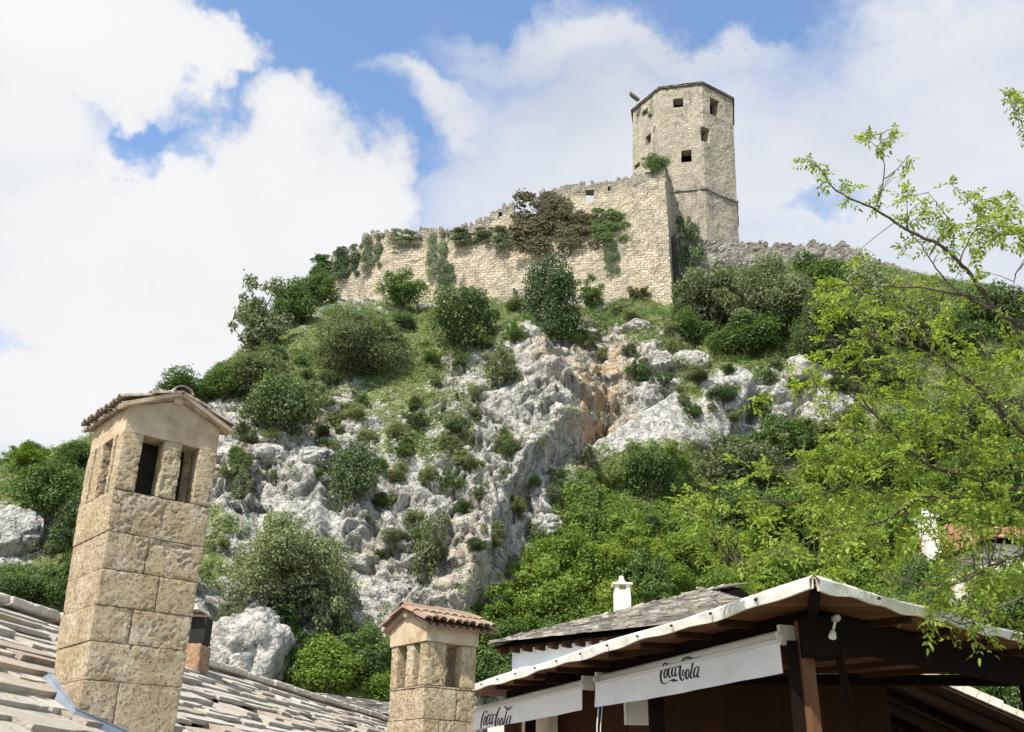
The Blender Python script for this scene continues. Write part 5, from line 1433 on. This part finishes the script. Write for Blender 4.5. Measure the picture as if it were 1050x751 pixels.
# ------------------------------------------------------------------ awnings with printed valances
def cr(pts, sub_=5):
    o = []; pts = [np.array(p, float) for p in pts]
    for i in range(len(pts) - 1):
        p0_, p1_, p2__, p3__ = pts[max(i - 1, 0)], pts[i], pts[i + 1], pts[min(i + 2, len(pts) - 1)]
        for k in range(sub_):
            t = k / sub_; o.append(.5 * ((2 * p1_) + (-p0_ + p2__) * t + (2 * p0_ - 5 * p1_ + 4 * p2__ - p3__) * t * t + (-p0_ + 3 * p1_ - 3 * p2__ + p3__) * t ** 3))
    o.append(pts[-1]); return o
STROKES = [
    [(268, 345, 14), (262, 312, 20), (240, 292, 20), (205, 325, 26), (170, 405, 32), (148, 495, 32), (147, 565, 30), (168, 612, 24), (205, 616, 14), (250, 590, 8), (300, 560, 12), (345, 556, 38), (385, 556, 24), (425, 545, 6)],
    [(248, 385, 14), (222, 415, 26), (206, 475, 28), (214, 522, 24), (238, 510, 16), (254, 455, 20), (260, 405, 18), (248, 385, 14), (262, 392, 8), (290, 372, 8)],
    [(325, 372, 18), (318, 350, 16), (298, 368, 22), (280, 425, 28), (275, 480, 28), (290, 515, 22), (312, 498, 12), (335, 460, 8)],
    [(388, 350, 16), (366, 350, 18), (342, 395, 26), (330, 450, 28), (340, 490, 22), (362, 478, 14), (388, 415, 12)],
    [(408, 330, 18), (396, 390, 24), (382, 450, 26), (386, 488, 22), (405, 472, 12), (425, 440, 8)],
    [(428, 345, 14), (450, 340, 20), (474, 334, 14)],
    [(530, 395, 12), (520, 385, 18), (505, 410, 22), (498, 455, 20), (512, 478, 12), (535, 430, 10), (528, 400, 8)],
    [(735, 190, 10), (705, 205, 14), (690, 232, 18), (655, 212, 20), (610, 190, 22), (560, 198, 22), (520, 240, 26), (486, 315, 30), (462, 400, 32), (455, 475, 32), (470, 530, 28), (492, 542, 20), (515, 520, 14), (540, 470, 8)],
    [(690, 232, 18), (722, 230, 20), (752, 202, 18), (776, 160, 8)],
    [(588, 370, 14), (565, 400, 26), (552, 460, 28), (560, 512, 24), (582, 512, 16), (597, 460, 20), (603, 405, 18), (588, 370, 14), (602, 385, 8), (625, 365, 8)],
    [(682, 240, 22), (662, 320, 24), (640, 410, 28), (626, 470, 28), (636, 503, 22), (660, 480, 10)],
    [(742, 330, 16), (718, 335, 18), (692, 385, 26), (680, 445, 28), (692, 485, 22), (712, 470, 14), (738, 400, 12)],
    [(763, 318, 18), (750, 380, 24), (736, 440, 26), (742, 482, 22), (768, 462, 10)],
]
def logo(mb, P_, L_, Hv, s0, wid, vm, sy):
    """script lettering printed on the cloth: s0 left end (m), wid its length (m), vm height of its middle below the rail (m), sy metres per stroke unit"""
    for st in STROKES:
        Z3 = [(x, y + .27 * (x - 450), w * 1.2) for (x, y, w) in cr(st)]
        L2, R2 = [], []
        for i, (x, y, w) in enumerate(Z3):
            a_, c_ = Z3[max(i - 1, 0)], Z3[min(i + 1, len(Z3) - 1)]; dx, dy = c_[0] - a_[0], c_[1] - a_[1]; l_ = math.hypot(dx, dy) or 1
            L2.append((x - dy / l_ * w / 2, y + dx / l_ * w / 2)); R2.append((x + dy / l_ * w / 2, y - dx / l_ * w / 2))
        T3 = lambda q: P_((s0 + (q[0] - 140) / 640 * wid) / L_, min(.995, (vm + (q[1] - 400) * sy) / Hv), .0035)
        for i in range(len(Z3) - 1): mb.poly([T3(L2[i]), T3(R2[i]), T3(R2[i + 1]), T3(L2[i + 1])])
def awning(a_, c_, label, pxl, pxr, pym, seed):
    """a_ left end, c_ right end of the roller box; the valance hangs below"""
    d_ = (c_ - a_); L_ = d_.length; d_ = d_.normalized(); out_ = Vector((d_.y, -d_.x, 0)); out_ = out_ if out_.y < 0 else -out_
    root = empty('awning', (a_ + c_) / 2, label, 'awning')
    b = MB(); b.tube([a_, c_], .062, 12); b.build('roller', M_metalw, root, True)
    for e_, nm in ((a_, 0), (c_, 1)):
        b = MB(); b.box(e_ - d_ * .02 - out_ * .08 - up * .09, d_ * .05, out_ * .17, up * .18); b.tube([e_ + out_ * .09, e_ + out_ * .115], .03, 8); b.build('end_bracket', M_metalw, root)
    b = MB(); b.bar(a_ + out_ * .085 - up * .055, c_ + out_ * .085 - up * .055, .03, .035); b.build('front_rail', M_metalw, root)
    Hv = .275; n_ = 40; m = 6; b = MB(); rs = random.Random(seed)
    def P_(t, v, ex=0.0):
        w_ = (.016 * math.sin(t * 9 + seed) + .008 * math.sin(t * 31 + seed)) * v
        sag = .012 * math.sin(t * math.pi) * v
        return a_ + d_ * (L_ * t) + out_ * (.088 + w_ + ex) - up * (.07 + v * Hv + sag)
    for i in range(n_):
        for j in range(m):
            q = [P_(i / n_, j / m), P_((i + 1) / n_, j / m), P_((i + 1) / n_, (j + 1) / m), P_(i / n_, (j + 1) / m)]; b.poly(q)
    cl = b.build('valance', M_cloth, root)
    md = cl.modifiers.new('thick', 'SOLIDIFY'); md.thickness = .003
    sA, sB = (alongL(pxl, 700, a_.z, .16) - a_).dot(d_), (alongL(pxr, 700, a_.z, .16) - a_).dot(d_)
    pm = P_((sA + sB) / 2 / L_, 0); sy = (pm - CAM).dot(FW) / FPX / 15 * 1.0; zm = at((pxl + pxr) / 2, pym, pm.y).z
    b = MB(); logo(b, P_, L_, Hv, sA, sB - sA, pm.z - zm + .012, sy * .92); o = b.build('lettering', M_ink, None); o.parent = cl
    return root
az_ = ZC - .24
def alongL(px_, py_, z, off_):
    """point on the line of the left beam face where a view column meets it"""
    o = CI - inL * off_; d = ray(px_, py_); rx_, ry_ = o.x - CAM.x, o.y - CAM.y
    det = d.x * (-dL.y) + dL.x * d.y; k = (d.x * ry_ - d.y * rx_) / det
    q = o + dL * k; q.z = z; return q
A1, A2 = alongL(617, 694, az_, .16), alongL(806, 642, az_, .16)
LG = (A1 - A2).length
print('AWN', C0, CL, CR_, CI, A1, A2, LG, 'z of banner', ZC, zat(806, 642, A2.y), zat(617, 694, A1.y))
awning(A1, A2, 'right cream awning beside the wooden post, dark script wording across its valance', 684.5, 727, 686.5, 1)
A3, A4 = alongL(470, 733, az_, .16), alongL(603, 698, az_, .16)
awning(A3, A4, 'left cream awning reaching the small chimney, its script wording partly over the bottom edge', 499.5, 531.5, 736, 4)

# things under the canopy
q = at(656, 727, 13.4); b = MB()
lb = empty('hanging_box', q, 'pale boxy lantern hanging under the canopy below the right awning', 'lamp')
b.box(q - Vector((.19, .15, .19)), (.38, 0, 0), (0, .3, 0), (0, 0, .38)); b.build('shade', M_cloth, lb)
b = MB()
for sx_ in (0, .355):
    b.box(q + Vector((-.195 + sx_, -.156, -.17)), (.02, 0, 0), (0, .02, 0), (0, 0, .36))
b.box(q + Vector((-.195, -.156, -.185)), (.375, 0, 0), (0, .03, 0), (0, 0, .02)); b.build('frame', M_metalw, lb)
b = MB(); b.tube([q + Vector((0, 0, .17)), Vector((q.x, q.y, ZC))], .01, 5); b.build('hanger', M_dwood, lb)
q = at(858, 634, CI.y - .25); lp = empty('spotlight', q, 'small round white lamp on the dark beam by the post head', 'lamp')
b = MB(); b.tube([q + Vector((0, .06, 0)), q + Vector((0, -.01, 0)), q + Vector((0, -.04, 0))], [.034, .034, .024], 14); b.build('lens', M_bulb, lp)
b = MB(); b.tube([q + Vector((0, .03, 0)), q + Vector((-.03, .03, -.09)), q + Vector((-.04, .03, -.12)), q + Vector((-.06, .0, -.17))], [.01, .012, .026, .036], 10); b.build('cone', M_cloth, lp)
b = MB(); b.bar(q + Vector((-.02, .03, -.12)), q + Vector((0, .3, -.1)), .03, .03); b.build('bracket', M_dwood, lp)
q = alongL(612, 700, ZC - .2, .2); b = MB()
pts = [q + Vector((.02 * math.sin(i * 1.3), -.06 + .01 * math.sin(i), -i * .2)) for i in range(9)]
b.tube(pts, .009, 5); b.tube([p + Vector((.045, .01, -.02)) for p in pts], .007, 5)
b.build('pull_rope', M_rope, None, label='white pull cord hanging in the gap between the two awnings', category='rope')

# ------------------------------------------------------------------ lower roof behind the canopy, with its dark underside
V1 = at(905, 678, 16.5); V2 = at(1085, 757, 15.6)
dv_ = (V2 - V1).normalized(); V0 = V1 - dv_ * 1.7; V3 = V2 + dv_ * 1.0
bk_ = Vector((-.15, 1, 0)).normalized() * 7
lr = empty('lower_lean_to', Vector((V1.x, V1.y + 3, 0)), 'dark lean-to behind the canopy whose striped pale verge slopes down to the right', 'lean-to')
b = MB(); th_ = Vector((0, 0, .04)); b.hexa([V0, V3, V3 + bk_, V0 + bk_, V0 + th_, V3 + th_, V3 + bk_ + th_, V0 + bk_ + th_]); b.build('roof', M_mwood, lr)
b = MB(); L_ = (V3 - V0).length; rs = random.Random(3); s_ = 0; nu = Vector((-dv_.z, 0, dv_.x)).normalized(); nu = nu if nu.z > 0 else -nu
while s_ < L_:
    w = rs.uniform(.16, .22); b.box(V0 + dv_ * s_ - bk_.normalized() * .06 + nu * .045, dv_ * w * .95, bk_.normalized() * .5, nu * rs.uniform(.09, .13)); s_ += w
b.build('verge_tiles', M_capst, lr)
for k in range(9):
    o = bk_.normalized() * (.5 + k * .72); b = MB(); b.bar(V0 + o - nu * .07, V3 + o - nu * .07, .09, .12); b.build('rafter', M_dwood if k % 2 else M_mwood, lr)
def wall_poly(name, p, q, zp, zq, par, m_=M_dwood):
    b = MB(); o = Vector((0, .15, 0)); p = Vector((p.x, p.y, 0)); q = Vector((q.x, q.y, 0))
    b.hexa([p + up * -.1, q + up * -.1, q + o + up * -.1, p + o + up * -.1, p + up * zp, q + up * zq, q + o + up * zq, p + o + up * zp]); return b.build(name, m_, par)
wall_poly('rear_wall', V0 + bk_ * .97, V3 + bk_ * .97, V0.z - .15, V3.z - .15, lr)
wall_poly('side_wall', V0 + bk_ * .02, V0 + bk_ * .95, V0.z - .1, V0.z - .1, lr)
# added dark boards standing for the shade at the terrace back
kk = (at(905, 690, 14) - BL).dot(bd)
bw0 = BL + bn * -.12; 
b = MB()
for (p_, q_) in ((BM, BM + bd * 3.1), (CL + inL * .9, BM)):
    dd = (q_ - p_); n_b = max(2, int(dd.length / .4)); dd = dd / n_b; pn = Vector((-dd.y, dd.x, 0)).normalized()
    for k in range(n_b):
        p = p_ + dd * k; b.box(Vector((p.x, p.y, -.1)) + pn * (.012 * (k % 2)), dd * .999, pn * .05, (0, 0, ZC + .05))
b.build('shade_boards', M_mwood, cn_)
# pale inner wall under the left awning
q = alongL(500, 745, -.1, -.4); q2 = alongL(563, 745, -.1, -.4); zz = zat(545, 737, (q.y + q2.y) / 2)
b = MB(); b.box(q2, q - q2, inL * .15, (0, 0, zz + .1)); b.build('terrace_wall', M_wplast, None, label='low pale wall in the shade under the left awning', category='wall')
# ================================================================== THE NEAR TREE, right edge
TY = 9.0
tr_rng = random.Random(12)
def pz(x, y, Y_): return at(x, y, Y_)
JX = pz(1235, 560, 9.6)                                     # fork on the trunk, outside the frame
near = empty('ash_tree', Vector((JX.x, JX.y, 0)), 'near tree reaching in from the right, thin arching branches with yellow green leaves', 'tree')
mb = MB()
top_ = [Vector((JX.x + .15, JX.y, -.1)), Vector((JX.x + .05, JX.y, 1.4)), JX, pz(1210, 380, 9.6), pz(1215, 180, 9.8), pz(1190, -20, 10)]
mb.tube(top_, [.19, .16, .13, .10, .07, .03], 10); mb.build('trunk', M_bark, near, True)
limbs = [   # (px points, start depth, end depth, base radius)
    ([(1218, 330), (1120, 352), (1050, 335), (1028, 324.6), (1014, 310), (999.4, 287), (981, 267), (963.5, 251), (934.7, 238), (913, 224), (888, 209.5), (857, 195), (839, 170)], 9.6, 8.6, .040),
    ([(1040, 330), (1014, 316), (979.6, 301), (938, 295), (905, 293), (879, 291)], 8.95, 8.5, .017),
    ([(1000, 307), (980, 297), (960, 276), (945, 252), (930, 236)], 8.9, 8.7, .013),
    ([(900.5, 213), (900.5, 206), (907, 181), (906, 158), (903, 138)], 8.75, 8.7, .009),
    ([(907, 183), (922, 172), (932, 160)], 8.75, 8.7, .006),
    ([(961, 250), (963, 243), (971, 227), (963, 211), (950, 196)], 8.85, 8.7, .009),
    ([(985, 268), (995, 245), (1003, 228), (998, 210)], 8.85, 8.9, .009),
    ([(1240, 470), (1150, 470), (1085, 462), (1047, 441), (1023, 417), (1001, 396), (978.5, 379.6), (956, 359), (941, 340), (930, 318)], 9.5, 8.7, .036),
    ([(1240, 500), (1130, 480), (1050, 450), (1010, 410), (985, 385), (960, 368), (925, 352), (880, 342)], 9.7, 9.2, .024),
    ([(1240, 540), (1120, 512), (1050, 503), (1023, 499), (981.5, 487), (940, 470), (912, 439), (893, 420), (877.6, 404), (862, 380)], 9.6, 8.6, .030),
    ([(1240, 520), (1110, 478), (1047, 466.5), (995, 451), (954, 446), (891.5, 442), (840, 436)], 9.8, 9.3, .020),
    ([(1240, 560), (1110, 528), (1050, 522), (1023, 515), (981.5, 510), (943, 511.5), (922.6, 525), (890, 540), (850, 545)], 9.6, 8.8, .026),
    ([(1240, 600), (1110, 570), (1050, 569), (1016, 581), (985, 598), (950, 600), (915, 596)], 9.5, 8.3, .022),
    ([(1240, 610), (1120, 600), (1050, 612), (1010, 630), (985, 640), (960, 628)], 9.3, 8.2, .018),
    ([(1225, 300), (1130, 250), (1080, 235), (1040, 240), (1005, 236)], 9.6, 9.0, .020),
    ([(1215, 220), (1130, 150), (1080, 125), (1050, 118), (1036, 108)], 9.7, 9.3, .018),
    ([(1050, 270), (1041, 281), (1040, 300), (1044, 330)], 9.3, 9.3, .007),
    ([(1050, 420), (1020, 380), (1008, 345), (1000, 320), (985, 300)], 9.3, 9.3, .012),
    ([(910, 436), (880, 455), (850, 470), (815, 480)], 8.9, 9.0, .010),
    ([(895, 425), (870, 405), (845, 398), (815, 400)], 8.9, 9.0, .009),
    ([(895, 342), (862, 350), (836, 342), (826, 322)], 9.2, 9.3, .007),
    ([(945, 470), (900, 480), (860, 500), (810, 515)], 9.0, 9.0, .010),
    ([(860, 545), (820, 560), (780, 575), (750, 580)], 8.9, 9.1, .009),
    ([(985, 640), (995, 610), (1005, 585)], 8.3, 8.3, .006),
]
limb_pts = []
for pts_, y0_, y1_, r0_ in limbs:
    cpt = cr([(x, y, 0) for x, y in pts_], 4); n_ = len(cpt)
    P3 = []
    for i, q in enumerate(cpt):
        t = i / (n_ - 1); P3.append(pz(q[0] + tr_rng.uniform(-1.2, 1.2), q[1] + tr_rng.uniform(-1.2, 1.2), y0_ + (y1_ - y0_) * t + .05 * math.sin(t * 11 + y0_ * 9)))
    rad = [r0_ * (1 - .85 * (i / (n_ - 1)) ** .8) + .0015 for i in range(n_)]
    b = MB(); b.tube(P3, rad, 6); b.build('branch', M_bark, near, True)
    limb_pts += [(p, r_, i / (n_ - 1)) for i, (p, r_) in enumerate(zip(P3, rad))]
# leaf sprigs: (zone centre, radii, number of twigs)
zones = [((838, 165), (20, 18), 8), ((850, 190), (24, 14), 6), ((905, 150), (20, 18), 9), ((925, 170), (16, 16), 4), ((885, 215), (25, 20), 6), ((945, 205), (30, 24), 10), ((985, 205), (34, 20), 10), ((960, 228), (40, 22), 9), ((1010, 232), (34, 24), 14), ((1035, 235), (24, 16), 8),
         ((930, 250), (40, 20), 7), ((1000, 270), (40, 20), 8), ((1046, 105), (14, 10), 6), ((1050, 150), (10, 14), 3), ((1048, 250), (16, 14), 6),
         ((860, 300), (40, 30), 15), ((905, 300), (30, 24), 12), ((900, 345), (60, 30), 26), ((840, 325), (26, 20), 9), ((960, 330), (50, 40), 26), ((1010, 360), (50, 50), 34), ((900, 395), (60, 40), 32), ((830, 395), (40, 25), 13),
         ((960, 420), (60, 50), 42), ((1020, 450), (50, 60), 46), ((880, 460), (60, 40), 38), ((820, 470), (50, 35), 22), ((930, 500), (70, 40), 48), ((1010, 520), (60, 50), 46), ((860, 540), (60, 40), 38), ((790, 530), (60, 35), 26), ((930, 570), (70, 35), 40),
         ((1010, 590), (50, 40), 34), ((980, 630), (60, 22), 22), ((1030, 650), (30, 24), 14), ((750, 500), (50, 30), 14), ((720, 540), (50, 40), 14), ((700, 515), (20, 10), 5), ((770, 580), (60, 24), 18), ((840, 590), (40, 16), 10), ((1035, 400), (24, 60), 18), ((1120, 300), (60, 120), 40), ((1130, 520), (60, 100), 40)]
tw = MB(); tips = []
LP = np.array([tuple(p) for p, _, t in limb_pts]); LT = np.array([t for _, _, t in limb_pts]); 
for (cx, cy), (rx_, ry_), k_ in zones:
    for q in range(max(2, int(k_ * (.95 if cy < 260 else .64 if cx > 850 else .5)))):
        x, y = cx + tr_rng.gauss(0, .55) * rx_, cy + tr_rng.gauss(0, .55) * ry_
        if 655 < y and x < 960: continue
        tgt = pz(x, y, tr_rng.uniform(8.3, 9.9))
        d_ = np.linalg.norm(LP - np.array(tgt), axis=1) + .5 * (LT < .3)
        src = Vector(LP[int(np.argmin(d_))]); L_ = (tgt - src).length
        if cy < 262 and L_ > .72: continue
        if L_ > 1.3:
            src = tgt + (src - tgt).normalized() * 1.3 if L_ < 2.4 else tgt + Vector((.5, .1, -.2))
        if L_ < .05: continue
        mid = src.lerp(tgt, .55) + Vector((tr_rng.uniform(-.06, .06), tr_rng.uniform(-.06, .06), tr_rng.uniform(0, .10)))
        sm = [Vector(v) for v in cr([src, mid, tgt], 3)]
        tw.tube(sm, [.005 - .0035 * i / (len(sm) - 1) for i in range(len(sm))], 4, False)
        m_ = 4 if L_ > .35 else 3
        for i in range(m_):
            t = 1 - i / m_ * .62; f_ = t * (len(sm) - 1); a_ = sm[int(f_)]; c_ = sm[min(int(f_) + 1, len(sm) - 1)]
            tips.append((a_.lerp(c_, f_ - int(f_)), (tgt - src).normalized()))
tw.build('twigs', M_bark, near, kind='stuff')
# compound leaves: a rachis with pairs of leaflets, drooping a little
rs = np.random.RandomState(8); LV = []; LF = []
def compound(p, d_):
    out_d = np.array(d_) * .5 + rs.randn(3) * .75 + np.array([0, -.1, .05]); out_d /= np.linalg.norm(out_d)
    L_ = rs.uniform(.07, .15); np_ = rs.randint(2, 4); p = np.array(p)
    side = np.cross(out_d, np.array([0, 0, 1.]) + rs.randn(3) * .25); side /= np.linalg.norm(side); nn = np.cross(side, out_d)
    def leaflet(c, dr, l, w):
        dr = dr / np.linalg.norm(dr); s_ = np.cross(dr, nn); s_ /= (np.linalg.norm(s_) + 1e-9); k = len(LV)
        dn = np.array([0, 0, -1.]) * l
        LV.extend([c, c + dr * l * .35 + s_ * w + nn * .006, c + dr * l * .75 + s_ * w * .7 + dn * .08, c + dr * l + dn * .22, c + dr * l * .75 - s_ * w * .7 + dn * .08, c + dr * l * .35 - s_ * w + nn * .006])
        LF.append((k, k + 1, k + 2, k + 3, k + 4, k + 5))
    for i in range(np_):
        t = (i + .6) / (np_ + .3); c = p + out_d * L_ * t + np.array([0, 0, -.25 * L_ * t * t])
        l = rs.uniform(.038, .066)
        for sg in (1, -1): leaflet(c, out_d * .55 + side * sg * .8 + rs.randn(3) * .12, l, l * .22)
    leaflet(p + out_d * L_ + np.array([0, 0, -.25 * L_]), out_d + rs.randn(3) * .1, rs.uniform(.05, .08), .015)
for p, d_ in tips:
    for k in range(rs.randint(1, 4)): compound(p, d_)
me = bpy.data.meshes.new('leaves'); me.from_pydata([tuple(v) for v in LV], [], LF); me.update()
o = link('leaves', me, L_yel, None, kind='stuff'); o.parent = near; o.matrix_parent_inverse = MPI(near)
